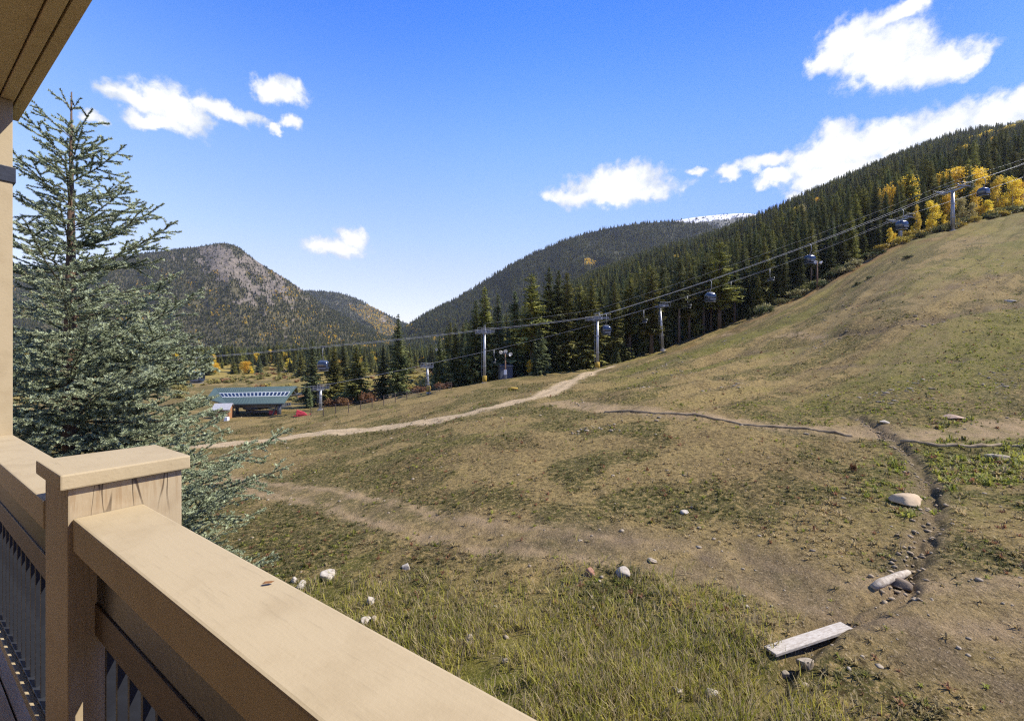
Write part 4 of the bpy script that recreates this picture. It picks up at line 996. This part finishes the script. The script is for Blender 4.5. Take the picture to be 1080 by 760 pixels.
# small shed, yellow pad
p = on(533, 100.5); t = empty('utility_shed', p, .25); t.scale = (.78, .78, .86); tag(t, 'small blue grey shed under the dark spruces', 'shed')
M_shed = simple_mat('shaded_grey_siding', (.06, .07, .09), (.04, .048, .062), 3, .7, .15, stretch=(1, 1, 8))  # grey siding darkened, the shade of the trees is in its colour
mb = MB(); mb.box((-1.8, -1.5, -.3), (1.8, 1.5, 3.2)); mb.build('wall', M_shed, t)
mb = MB(); mb.hexa([(-2.0, -1.8, 3.2), (2.0, -1.8, 3.2), (2.0, 1.8, 3.6), (-2.0, 1.8, 3.6), (-2.0, -1.8, 3.35), (2.0, -1.8, 3.35), (2.0, 1.8, 3.75), (-2.0, 1.8, 3.75)]); mb.build('roof', M_dsteel, t)
mb = MB(); mb.box((-.5, -1.54, -.1), (.45, -1.503, 2.0)); mb.build('door', M_dsteel, t)
p = at(541, 411); mb = MB(); mb.tube([(-.75, 0, .16), (.0, .02, .2), (.75, 0, .16)], [.2, .24, .2], 10); o = mb.build('pad_roll', M_yel, smooth=True); o.location = p; tag(o, 'yellow padding roll lying on the ground right of the floodlight pole', 'pad')

# wire fence
FP = [(328,439),(341,438.5),(354,436),(367.5,435),(380.5,433),(392.5,430),(404.7,427.5),(417,424.5),(429,421.5),(441,419),(453,416.5),(464,413.5),(476,411)]
t = empty('wire_fence', at(405, 427)); tag(t, 'thin wire mesh fence running uphill behind the small chairlift towers', 'fence'); tops = []
M_fp = simple_mat('rusty_post', (.09, .06, .045), (.06, .045, .035), 3, .9, .2)
for (u, v) in FP:
    q = at(u, v) - t.location; mb = MB(); mb.tube([q + Vector((0, 0, -.3)), q + Vector((0, 0, 1.75))], .07, 6); mb.build('post', M_fp, t); tops.append(q)
mb = MB()
for z in (.35, .7, 1.05, 1.4, 1.7): mb.tube([q + Vector((0, 0, z)) for q in tops], .012, 4)
mb.build('wire', M_dsteel, t)

# ------------------------------------------------------------------ lift station
d0 = 93.0
def st(u, v, d): q = world(u, v, d); return q
gp = on(268, d0 + 2); stn = empty('lift_station', gp); tag(stn, 'chairlift base station under a long teal metal roof with a strip of windows', 'lift station')
def W(u, v, d): return world(u, v, d) - gp
M_roof = simple_mat('teal_metal_roof', (.080, .118, .102), (.062, .094, .082), .8, .6, .12, 0.0, stretch=(9, .2, .2), bscale=2)
A, B_, C_, D_ = W(239, 426, 92), W(299.5, 425, 90.5), W(313, 406.8, 97.5), W(226, 409, 98.5)
_n = (B_ - A).cross(D_ - A)
def on_plane(u, v):
    q = world(u, v, 1.0); k = (_n.dot(A + gp)) / _n.dot(q); return q * k - gp
C_ = on_plane(313, 406.8); E = on_plane(217.5, 420)
up = Vector((0, 0, -.22))
mb = MB(); mb.add([A, B_, C_, D_, E, A + up, B_ + up, C_ + up, D_ + up, E + up], [(0, 1, 2, 3, 4), (9, 8, 7, 6, 5), (0, 5, 6, 1), (1, 6, 7, 2), (2, 7, 8, 3), (3, 8, 9, 4), (4, 9, 5, 0)])
rf = mb.build('roof', M_roof, stn)
C2, D2 = C_.copy(), D_.copy(); B2, A2_ = C_ + Vector((-2.5, 6, -2.2)), D_ + Vector((-1.5, 6, -2.2))
mb = MB(); mb.add([D2, C2, B2, A2_, D2 + up, C2 + up, B2 + up, A2_ + up], [(0, 1, 2, 3), (7, 6, 5, 4), (1, 5, 6, 2), (2, 6, 7, 3), (3, 7, 4, 0)]); o = mb.build('rear_roof', M_roof, stn)
nrm = (B_ - A).cross(D_ - A).normalized(); nrm = nrm if nrm.z > 0 else -nrm
def onroof(s, q):  # s along 0..1, q up the slope 0..1
    return A.lerp(B_, s).lerp(D_.lerp(C_, s), q) 
M_frame = simple_mat('grey_window_frame', (.42, .45, .44), (.34, .37, .36), 3, .5, .05)
seam = MB()
for i in range(1, 40):
    s = i / 40; a, b = onroof(s, .01) + nrm * .02, onroof(s, .99) + nrm * .02; seam.tube([a, b], .028, 4)
seam.build('seam', M_roof, rf)
for i in range(18):
    s0 = .02 + i * .0532; s1 = s0 + .036
    q = [onroof(s0, .43), onroof(s1, .43), onroof(s1, .63), onroof(s0, .63)]
    fr = [onroof(s0 - .007, .39), onroof(s1 + .007, .39), onroof(s1 + .007, .67), onroof(s0 - .007, .67)]
    mb = MB(); mb.hexa([v - nrm * .05 for v in fr] + [v + nrm * .05 for v in fr]); w = mb.build('window', M_frame, stn)
    mb = MB(); mb.hexa([v + nrm * .04 for v in q] + [v + nrm * .07 for v in q]); mb.build('pane', M_glass, w)
def post(u, v, d, r): 
    q = W(u, v, d); zt = W(u, 424, d); mb = MB(); mb.tube([(q.x, q.y, q.z), (q.x, q.y, zt.z + .4)], r, 8); mb.build('column', M_dsteel, stn, smooth=True)
post(294.5, 441, 92.5, .42); post(250, 442, 95, .35); post(232, 442, 95, .35); post(294, 439, 100, .3)
mb = MB(); mb.tube([W(287, 439.5, 92.5), W(292, 426, 92.5)], .16, 6); mb.build('brace', M_dsteel, stn)
mb = MB(); a, b = W(240, 428.5, 94), W(297, 427.8, 93); mb.hexa([a + Vector((0, 0, -.35)), b + Vector((0, 0, -.35)), b + Vector((0, 4, -.35)), a + Vector((0, 4, -.35)), a + Vector((0, 0, .25)), b + Vector((0, 0, .25)), b + Vector((0, 4, .25)), a + Vector((0, 4, .25))]); mb.build('drive_frame', M_dsteel, stn)
mb = MB(); c = W(305, 417, 95.5); 
for k in range(3): mb.tube([c + Vector((-1, k * .8 - .8, -.5)), c + Vector((2.4, k * .8 - .8, .6 - k * .2))], .10, 6)
mb.tube([c + Vector((-.5, -.9, 0)), c + Vector((2.0, .9, .3))], .08, 6); mb.tube([c + Vector((1.6, -.9, .9)), c + Vector((1.6, .9, -.8))], .08, 6); mb.build('launch_rail', M_steel, stn)
mb = MB(); mb.lathe(tuple(W(270, 430, 96)), [(2.3, -.2), (2.5, 0), (2.5, .25), (2.3, .35)], 28); mb.build('bullwheel', M_dsteel, stn, smooth=True)
# operator hut, white box, dark barrier, red equipment
p = on(236, 91); t = empty('operator_hut', p, .2); tag(t, 'small timber hut with grey gable roof beside the lift station', 'hut')
M_cedar = simple_mat('cedar_siding', (.34, .17, .075), (.25, .12, .055), 3, .8, .2, stretch=(1, 1, 6))
mb = MB(); mb.add([(-1.4, -1.2, -.4), (1.4, -1.2, -.4), (1.4, 1.2, -.4), (-1.4, 1.2, -.4), (-1.4, -1.2, 2.1), (1.4, -1.2, 2.1), (1.4, 1.2, 2.1), (-1.4, 1.2, 2.1), (1.4, 0, 3.0), (-1.4, 0, 3.0)], [(0, 1, 5, 4), (2, 3, 7, 6), (1, 2, 6, 8, 5), (3, 0, 4, 9, 7), (4, 5, 8, 9), (6, 7, 9, 8)]); mb.build('wall', M_cedar, t)
M_gr = simple_mat('grey_shingle', (.33, .33, .34), (.25, .25, .26), 4, .8, .2)
mb = MB()
for sg in (-1, 1): mb.hexa([(-1.7, sg * 1.55, 1.86), (1.7, sg * 1.55, 1.86), (1.7, 0, 3.03), (-1.7, 0, 3.03), (-1.7, sg * 1.55, 1.98), (1.7, sg * 1.55, 1.98), (1.7, 0, 3.15), (-1.7, 0, 3.15)])
mb.build('roof', M_gr, t); mb = MB(); mb.box((-.3, -1.235, .9), (.9, -1.203, 1.7)); mb.build('window', M_glass, t)
p = on(239, 87.5); mb = MB(); mb.box((-.36, -.34, -.1), (.36, .34, .72)); o = mb.build('storage_box', M_white, bevel=.05); o.location = p; tag(o, 'white storage box in front of the timber hut', 'box')
p = on(274, 95); t = empty('crowd_barrier', p); tag(t, 'dark low barrier under the teal station roof', 'barrier')
mb = MB(); mb.box((-3.0, -.04, .2), (3.0, .04, .75)); mb.build('panel', M_dsteel, t)
for x in (-2.9, -1.45, 0, 1.45, 2.9): mb = MB(); mb.tube([(x, .1, -.4), (x, .1, 1.0)], .06, 6); mb.build('post', M_dsteel, t)
M_red = simple_mat('red_plastic', (.42, .035, .05), (.30, .025, .035), 3, .5, .1)
p = at(318, 438.5); t = empty('snow_machine', p, .4); tag(t, 'bright red piece of equipment on skids left of the first lift tower', 'equipment')
mb = MB(); mb.hexa([(-1.0, -.4, .3), (1.0, -.4, .2), (1.0, .4, .2), (-1.0, .4, .3), (-.8, -.35, 1.25), (.5, -.35, .75), (.5, .35, .75), (-.8, .35, 1.25)]); mb.build('body', M_red, t, bevel=.06)
mb = MB()
for y_ in (-.45, .45): mb.tube([(-1.4, y_, .12), (1.2, y_, .1), (1.6, y_, .35)], .06, 6)
for x_ in (-.7, .6):
    for y_ in (-.45, .45): mb.tube([(x_, y_, .1), (x_, y_ * .7, .4)], .05, 5)
mb.build('skid', M_red, t)
p = on(282, 93.8); mb = MB(); mb.box((-.75, -.3, -.1), (.75, .3, .75)); o = mb.build('storage_box', M_red, bevel=.08); o.location = on(288, 93.5); tag(o, 'dark red box beside the station column', 'box')

# ------------------------------------------------------------------ balcony
Rv = Vector((-.8225, .569, 0)); Ov = Vector((.569, .8225, 0))
BM = Matrix(((Rv.x, Ov.x, 0, 0), (Rv.y, Ov.y, 0, 0), (0, 0, 1, 0), (0, 0, 0, 1)))     # local (t along the rail, L outward, z)
def paint_mat(name, c1, c2, streak=.30):
    m, nt, out = new_mat(name); N = NT(nt); tc = N.n('ShaderNodeTexCoord'); p = tc.outputs['Object']
    b = N.n('ShaderNodeBsdfPrincipled'); v = N.vmath('MULTIPLY', p, (1.2, 14, 14)); grain = N.noise(v, 5, 5, .65); blotch = N.noise(p, 7, 5, .6)
    c = N.mix(N.ramp(blotch, .42, .72), c1, c2); c = N.mix(N.math('MULTIPLY', N.ramp(grain, .56, .72), streak), c, tuple(x * .62 for x in c2))
    spots = N.noise(N.vmath('MULTIPLY', p, (1, 3, 3)), 34, 2, .5); c = N.mix(N.math('MULTIPLY', N.ramp(spots, .74, .80), .35), c, (.16, .10, .05))
    N.l(c, b.inputs['Base Color']); b.inputs['Roughness'].default_value = .62; b.inputs['Specular IOR Level'].default_value = .3
    bp = N.n('ShaderNodeBump'); bp.inputs['Strength'].default_value = .22; bp.inputs['Distance'].default_value = .004
    N.l(N.math('ADD', grain, N.math('MULTIPLY', N.noise(p, 120, 3, .6), .5)), bp.inputs['Height']); N.l(bp.outputs[0], b.inputs['Normal']); N.l(b.outputs[0], out.inputs[0]); return m
M_cream = paint_mat('cream_painted_wood', (.375, .303, .190), (.335, .266, .162))
def post_mat():
    m, nt, out = new_mat('worn_post_paint'); N = NT(nt); tc = N.n('ShaderNodeTexCoord'); p = tc.outputs['Object']; b = N.n('ShaderNodeBsdfPrincipled')
    gr = N.noise(N.vmath('MULTIPLY', p, (30, 30, 2.2)), 2.2, 6, .65, .3); bl = N.noise(p, 9, 5, .65); ck = N.noise(N.vmath('MULTIPLY', p, (1, 1, .10)), 13, 2, .5, .6)
    top = N.n('ShaderNodeSeparateXYZ'); N.l(p, top.inputs[0]); wear = N.ramp(N.math('ADD', top.outputs[2], N.math('MULTIPLY', bl, .12)), -.48, -.38)
    c = N.mix(N.ramp(bl, .45, .7), (.36, .285, .18), (.315, .24, .145)); c = N.mix(N.math('MULTIPLY', N.math('MULTIPLY', wear, .55), N.ramp(gr, .48, .64)), c, (.24, .155, .075))
    crack = N.math('MULTIPLY', N.ramp(N.math('ABSOLUTE', N.math('SUBTRACT', ck, .5)), .016, .004), N.math('MULTIPLY_ADD', wear, .8, .1)); c = N.mix(crack, c, (.045, .026, .012))
    N.l(c, b.inputs['Base Color']); b.inputs['Roughness'].default_value = .65
    bp = N.n('ShaderNodeBump'); bp.inputs['Strength'].default_value = .3; bp.inputs['Distance'].default_value = .005; N.l(N.math('SUBTRACT', gr, crack), bp.inputs['Height']); N.l(bp.outputs[0], b.inputs['Normal']); N.l(b.outputs[0], out.inputs[0]); return m
M_post = post_mat()
M_iron = simple_mat('black_iron', (.038, .042, .052), (.028, .030, .038), 8, .35, .08, .3)
M_brn = simple_mat('brown_stained_rail', (.10, .068, .048), (.065, .045, .032), 5, .6, .2, stretch=(1, 8, 8))
M_deck = simple_mat('deck_board', (.46, .32, .185), (.36, .245, .135), 4, .8, .3, stretch=(1, 9, 1))
M_soff = paint_mat('soffit_paint', (.60, .49, .35), (.54, .43, .30), .2)
def bal(name, lo, hi, mat, parent, bevel=.004):
    return MB().box(lo, hi).build(name, mat, parent, bevel=bevel)
def bal_root(name, loc, label, cat):
    t = empty(name); t.matrix_world = BM @ Matrix.Translation(loc); tag(t, label, cat); return t
# square post with cap
t = bal_root('railing_post', (2.05, .485, 0), 'wide cream wooden railing post with a flat overhanging cap', 'post')
bal('shaft', (-.158, -.148, -1.62), (.154, .148, -.407), M_post, t)
cp = bal('cap', (-.178, -.168, -.405), (.174, .168, -.358), M_cream, t, .005)
def rail_bay(t0, t1, L0, L1, h, label, n_bal, first):
    t = bal_root('balcony_railing', ((t0 + t1) / 2, (L0 + L1) / 2, 0), label, 'railing'); a = (t1 - t0) / 2; w = (L1 - L0) / 2
    bal('top_rail', (-a, -w, -h - .100), (a, w, -h), M_cream, t, .006)
    bal('sub_rail', (-a, -.036, -.885), (a, .036, -.785), M_brn, t)
    bal('dark_gap_strip', (-a, -.03, -.786), (a, .03, -h - .099), M_iron, t, .001)  # black strip standing in for the shaded gap under the top rail
    bal('bottom_rail', (-a, -.05, -1.50), (a, .05, -1.455), M_cream, t)
    bal('channel', (-a, -.03, -1.456), (a, .03, -1.435), M_iron, t, .002)
    st_ = 2 * a / n_bal
    for i in range(n_bal):
        x = -a + st_ * (i + .5)
        if i == 0: o = b0 = MB().box((-.008, -.022, -1.436), (.008, .022, -.884)).build('baluster', M_iron, t, bevel=.002)
        else: o = b0.copy(); link(o, t)
        o.location.x = x
    return t
rail_bay(2.208, 4.25, .333, .505, .5, 'cream topped balcony railing receding beyond the post with black balusters', 19, True)
rail_bay(-1.6, 1.890, .347, .521, .5, 'near cream topped balcony railing running from the post to the bottom edge', 32, True)
# column and eave
t = bal_root('porch_column', (4.40, .40, 0), 'cream square porch column at the left edge with a dark metal strap', 'column')
bal('shaft', (-.15, -.105, -1.62), (.15, .105, 1.64), M_cream, t)
bal('strap', (-.158, -.113, 1.115), (.158, .118, 1.215), M_iron, t)
t = bal_root('roof_eave', (2, 0, 1.65), 'tan painted roof eave over the balcony at the upper left corner', 'roof')
bal('fascia_board', (-6, .522, -.0), (2.62, .575, .26), M_soff, t, .004)
bal('beam', (-6, .455, -.006), (2.62, .512, .22), M_soff, t, .004)
bal('soffit', (-6, -2.6, .004), (2.62, .449, .09), M_soff, t)
bal('roof_deck', (-6.1, -2.6, .27), (2.7, .64, .33), M_dsteel, t)
fl = MB()
for i in range(16): fl.box((-2.2, .50 - .14 * (i + 1) + .004, -1.66), (4.5, .50 - .14 * i - .002, -1.625))
o = fl.build('floor', M_deck, None, bevel=.003); o.matrix_world = BM; tag(o, kind='structure')
t = bal_root('building_wall', (1.2, -1.75, 0), 'tan building wall behind the balcony', 'wall')
bal('siding', (-7.5, -.12, -12), (3.4, 0, 1.92), simple_mat('wall_siding', (.24, .155, .08), (.20, .125, .065), 3, .8, .2, stretch=(1, 1, 8)), t)
bal('glass_door', (-2.6, .01, -1.6), (-.6, .05, .5), M_glass, t); bal('door_frame', (-2.7, .004, -1.6), (-.5, .03, .6), M_cream, t)
t = bal_root('deck_slab', (1.2, -.6, -1.8), 'brown timber deck frame under the balcony floor', 'deck')
bal('rim_joist', (-7.5, -1.03, -.28), (3.4, 1.08, .135), M_brn, t)
# fallen leaf on the rail
q = BM @ Vector((.99, .49, -.496)); mb = MB(); mb.add([(-.02, 0, 0), (-.008, -.008, .004), (.012, -.007, .002), (.024, 0, .006), (.01, .009, .003), (-.01, .007, .005)], [(0, 1, 2, 3, 4, 5)])
o = mb.build('dry_leaf', simple_mat('dry_leaf_brown', (.22, .10, .03), (.15, .07, .025), 30, .7, .1)); o.location = q; o.scale = (.6, .6, .6); o.rotation_euler.z = .3; tag(o, 'curled brown dry leaf on the near railing top', 'leaf')

# ------------------------------------------------------------------ blue spruce beside the balcony
def blue_spruce(px, d):
    r = random.Random(77); rn = np.random.default_rng(77); X0 = (px - CX) / F_PX * d; gz = float(terr(X0, d)); zt = (CY - 97) / F_PX * d
    root = empty('spruce_tree', (X0, d, gz)); tag(root, 'large blue green spruce with loose spreading branches close to the balcony', 'tree'); H = zt - gz
    segs = []; wood = MB(); wood.tube([(0, 0, -.5), (.03, .02, H * .35), (-.02, 0, H * .62), (0, 0, H * .8), (0, 0, H * .93), (0.01, 0, H)], [.22, .16, .105, .06, .022, .007], 10)
    def twig(p, dirv, L, lvl, up, w0):
        n = max(2, int(L / .13)); pts = [p.copy()]; q = p.copy(); dv = dirv.normalized()
        for i in range(n):
            dv = (dv + Vector((r.gauss(0, .05), r.gauss(0, .05), up / n + r.gauss(0, .04)))).normalized(); q = q + dv * (L / n); pts.append(q.copy())
        return pts
    def width(b):   # crown half width b metres below the top
        return min(.36 + b * .45, 3.15) if b < 7.2 else 3.15
    levels = []
    z = .32
    while z < 10.6: levels.append(z); z += r.uniform(.34, .46) if z < 4 else r.uniform(.22, .32)
    for b in levels:
        f = min(b / 6.0, 1); nb = 3 if b < .9 else (4 if b < 2.2 else (5 if b < 4 else 7)); a0 = r.uniform(0, 6.28)
        for k in range(nb):
            a = a0 + 6.283 * k / nb + r.gauss(0, .25); L = min(width(b) * r.uniform(.55, 1.15) * 1.05, .12 + b * .75)
            el = (1.0 - 1.2 * f) * .8 + r.gauss(0, .10); dv = Vector((math.cos(a) * math.cos(el), math.sin(a) * math.cos(el), math.sin(el)))
            p0 = Vector((0, 0, H - b - L * .12)); pts = twig(p0, dv, L, 0, .45 + .15 * f, .02)
            # keep clear of the balcony: cut branches that would reach through the railing line
            wp = pts[-1] + Vector((X0, d, 0))
            if wp.x * Ov.x + wp.y * Ov.y < 1.0: 
                L *= .6; pts = twig(p0, dv, L, 0, .3, .02)
            rr = .005 + .0042 * L; wood.tube(pts, [rr * (1 - .8 * i / (len(pts) - 1)) for i in range(len(pts))], 5)
            n = len(pts) - 1; start = .06
            for i in range(n):
                if i / n >= start: segs.append((pts[i], pts[i + 1], 1.0))
            s = max(.12, start * L * .7)
            sidev = 1
            while s < L * .97:
                fr = s / L; i = min(int(fr * n), n - 1); p = pts[i].lerp(pts[i + 1], fr * n - i); ax = (pts[i + 1] - pts[i]).normalized()
                sd = ax.cross(Vector((0, 0, 1))).normalized() * sidev; sidev = -sidev
                l2 = min((L - s) * .62 + .10, .28 + L * .26) * r.uniform(.6, 1.15)
                dd_ = ax * .72 + sd * .8 + Vector((0, 0, r.gauss(-.06, .22))); sp = twig(p, dd_, l2, 1, r.uniform(-.25, .25), .006)
                for a_, b_ in zip(sp, sp[1:]): segs.append((a_, b_, 1.0))
                wood.tube([sp[0], sp[len(sp) // 2], sp[-1]], [.006, .0045, .003], 3, cap=False)
                if l2 > .22:
                    s3 = .09; sv = 1
                    while s3 < l2 * .95:
                        j = min(int(s3 / l2 * (len(sp) - 1)), len(sp) - 2); p3 = sp[j].lerp(sp[j + 1], s3 / l2 * (len(sp) - 1) - j); a3 = (sp[j + 1] - sp[j]).normalized()
                        d3 = a3 * .75 + a3.cross(Vector((0, 0, 1))).normalized() * sv * .75 + Vector((0, 0, r.gauss(0, .3))); l3 = r.uniform(.10, .22) * (1 if s3 < l2 * .7 else .7); sv = -sv
                        segs.append((p3, p3 + d3.normalized() * l3, 1.15)); s3 += .115
                s += r.uniform(.095, .15) if b > 1 else r.uniform(.15, .24)
    for _ in range(520):
        zq = r.uniform(2.0, H - 1.0); a = r.uniform(0, 6.28); l = r.uniform(.25, .6); p0 = Vector((0, 0, zq)); d0_ = Vector((math.cos(a), math.sin(a), r.gauss(.1, .35)))
        sp = twig(p0, d0_, l, 1, .2, .01)
        for a_, b_ in zip(sp[1:], sp[2:]): segs.append((a_, b_, 1.0))
    # leader
    segs.append((Vector((0, 0, H - .5)), Vector((0, 0, H - .02)), .8))
    wood.build('trunk', simple_mat('spruce_bark', (.14, .085, .05), (.085, .055, .036), 6, .9, .5, stretch=(2, 2, .5)), root, smooth=True)
    A_ = np.array([s[0] for s in segs]); B = np.array([s[1] for s in segs]); G = np.array([s[2] for s in segs]); Ls = np.linalg.norm(B - A_, axis=1)
    cnt = np.maximum(10, (Ls / .0024).astype(int)); k = np.repeat(np.arange(len(segs)), cnt); n = len(k); t = rn.random(n)
    ax = ((B - A_) / Ls[:, None])[k]; p = A_[k] + (B - A_)[k] * t[:, None]
    q = rn.normal(size=(n, 3)); q -= ax * (q * ax).sum(1)[:, None]; q /= np.linalg.norm(q, axis=1)[:, None]; q[:, 2] += .18
    dirn = q * .80 + ax * .62; dirn /= np.linalg.norm(dirn, axis=1)[:, None]; ln = rn.uniform(.026, .044, n) * G[k]
    wv = np.cross(dirn, rn.normal(size=(n, 3))); wv /= np.linalg.norm(wv, axis=1)[:, None]; wd = rn.uniform(.0055, .0090, n)
    V = np.stack([p - wv * wd[:, None], p + wv * wd[:, None], p + dirn * ln[:, None]], 1).reshape(-1, 3); F = np.arange(n * 3).reshape(-1, 3)
    ts = np.clip(rn.normal(.5, .25, len(segs)) + (G > 1.05) * .18, 0, 1)[k]; C = np.repeat(mixc((.078, .096, .050), (.43, .475, .29), np.clip(ts + rn.normal(0, .05, n), 0, 1)), 3, 0)
    np_mesh('crown', V, F, leaf_mat('blue_spruce_needles', transl=.06, vary=0), root, col=C)
    print('spruce needles', n, 'segs', len(segs))
blue_spruce(75, 8.0)

# ------------------------------------------------------------------ air
hm, hnt, hout = new_mat('haze'); HN = NT(hnt); pv = HN.n('ShaderNodeVolumePrincipled'); pv.inputs['Color'].default_value = (.80, .88, 1, 1); pv.inputs['Density'].default_value = 4.6e-5; pv.inputs['Anisotropy'].default_value = .2
HN.l(pv.outputs[0], hout.inputs['Volume'])
hz = MB().box((-16600, -60, -40), (17000, 9200, 810)).build('haze', hm); tag(hz, 'thin clear mountain air', 'haze', kind='stuff')

# ------------------------------------------------------------------ light, sky, camera
PHI, EL = math.radians(-2), math.radians(47.2)
sv = Vector((math.cos(PHI) * math.cos(EL), math.sin(PHI) * math.cos(EL), math.sin(EL)))
sl = bpy.data.lights.new('sun', 'SUN'); sl.energy = 4.2; sl.angle = math.radians(.53); sl.color = (1, .935, .82)
so = link(bpy.data.objects.new('sun', sl)); so.rotation_euler = (-sv).to_track_quat('-Z', 'Y').to_euler(); so.location = sv * 50

w = bpy.data.worlds.new('World'); S.world = w; w.use_nodes = True; nt = w.node_tree; nt.nodes.clear(); N = NT(nt)
out = N.n('ShaderNodeOutputWorld'); bg = N.n('ShaderNodeBackground'); bg.inputs[1].default_value = .111
sk = N.n('ShaderNodeTexSky'); sk.sky_type = 'NISHITA'; sk.sun_disc = False; sk.sun_elevation = EL; sk.sun_rotation = math.atan2(sv.x, sv.y)
sk.altitude = 0; sk.air_density = 1.0; sk.dust_density = .05; sk.ozone_density = 1.0
tc = N.n('ShaderNodeTexCoord'); dirv = N.vmath('NORMALIZE', tc.outputs['Generated']); sp = N.n('ShaderNodeSeparateXYZ'); N.l(dirv, sp.inputs[0])
az = N.math('ARCTAN2', sp.outputs[0], sp.outputs[1]); el = N.math('ARCSINE', sp.outputs[2]); cb = N.n('ShaderNodeCombineXYZ'); N.l(az, cb.inputs[0]); N.l(el, cb.inputs[1])
nz = N.n('ShaderNodeTexNoise'); N.l(cb.outputs[0], nz.inputs['Vector']); nz.inputs['Scale'].default_value = 16; nz.inputs['Detail'].default_value = 7; nz.inputs['Roughness'].default_value = .58
wob = N.vmath('MULTIPLY', N.vmath('SUBTRACT', nz.outputs['Color'], (.5, .5, .5)), (.085, .06, 0)); pos = N.vmath('ADD', cb.outputs[0], wob)
CL = [(178,112,38,26),(150,107,46,12),(120,98,26,7),(232,118,48,9),(196,126,30,16),(160,130,36,9),(95,125,14,6),(296,98,27,14),(307,130,11,7),(291,137,7,6),
 (350,260,32,9),(373,250,15,10),(650,198,56,19),(664,188,34,14),(608,207,32,8),(686,203,26,10),(930,58,50,34),(900,38,34,22),(945,14,42,12),(990,66,48,20),(872,64,20,13),(1016,64,26,17),(950,72,50,18),
 (880,162,52,22),(930,152,56,24),(990,138,56,24),(1050,124,52,22),(1090,112,40,22),(880,184,52,14),(812,170,34,8),(884,142,24,15),(838,207,15,9),(734,181,9,5),(766,184,15,7),(820,185,22,8)]
cur = None
for (cx, cy, rx, ry) in CL:
    dx, dy, dz = (cx - CX) / F_PX, 1.0, (CY - cy) / F_PX; a = math.atan2(dx, dy); hy = math.hypot(dx, dy); e = math.atan2(dz, hy)
    ra = rx / F_PX / (1 + dx * dx) * 1.22; re = ry / F_PX * (hy / (hy * hy + dz * dz)) * 1.2
    q = N.vmath('LENGTH', N.vmath('MULTIPLY_ADD', pos, (1 / ra, 1 / re, 0), (-a / ra, -e / re, 0)))
    cur = q if cur is None else N.math('SMOOTH_MIN', cur, q, .22)
n2 = N.noise(cb.outputs[0], 42, 6, .62); n3 = N.noise(cb.outputs[0], 11, 5, .6)
val = N.math('ADD', cur, N.math('MULTIPLY_ADD', n2, 1.1, -.55)); al = N.ramp(val, 1.12, .58)
body = N.ramp(N.math('ADD', val, N.math('MULTIPLY_ADD', n3, 2.2, -1.1)), 1.0, .2)
cc = N.mix(body, (3.1, 3.4, 3.9), (4.9, 4.9, 4.9))
cr = N.n('ShaderNodeValToRGB'); N.l(N.math('MULTIPLY', el, 2 / math.pi), cr.inputs[0]); cr.color_ramp.interpolation = 'B_SPLINE'
for i, (p_, c_) in enumerate(((.0, (1.0, .80, .78)), (.09, (1.02, .80, .78)), (.16, (1.06, .93, .95)), (.29, (.78, 1.04, 1.28)), (.43, (.07, .56, 1.62)), (.6, (.3, .6, 1.1)), (1.0, (.75, .75, .75)))):
    e_ = cr.color_ramp.elements[i] if i < 2 else cr.color_ramp.elements.new(p_)
    e_.position = p_; e_.color = (*[q * .5 for q in c_], 1)
azf = N.mix(N.ramp(az, -.12, .85), (1, 1, 1), (.40, .55, .95))
skc = N.mix(1.0, N.mix(1.0, sk.outputs[0], N.vmath('MULTIPLY', cr.outputs[0], (2, 2, 2)), 'MULTIPLY'), azf, 'MULTIPLY')
N.l(N.mix(N.math('MULTIPLY', al, .97), skc, cc), bg.inputs[0]); N.l(bg.outputs[0], out.inputs[0])

cam = bpy.data.cameras.new('camera'); cam.sensor_width = 36; cam.lens = F_PX / 1080 * 36; cam.shift_y = (CY - 380) / 1080; cam.clip_start = .02; cam.clip_end = 30000
co = link(bpy.data.objects.new('camera', cam)); co.location = (0, 0, 0); co.rotation_euler = (math.pi / 2, 0, 0); S.camera = co
vs = S.view_settings; vs.view_transform = 'Standard'; vs.look = 'None'; vs.exposure = 1.07; vs.gamma = 1; vs.use_curve_mapping = False
S.render.engine = 'CYCLES'; c = S.cycles; c.max_bounces = 6; c.diffuse_bounces = 3; c.glossy_bounces = 2; c.transmission_bounces = 3; c.use_denoising = False; c.use_adaptive_sampling = False; c.filter_width = 1.25
c.caustics_reflective = False; c.caustics_refractive = False
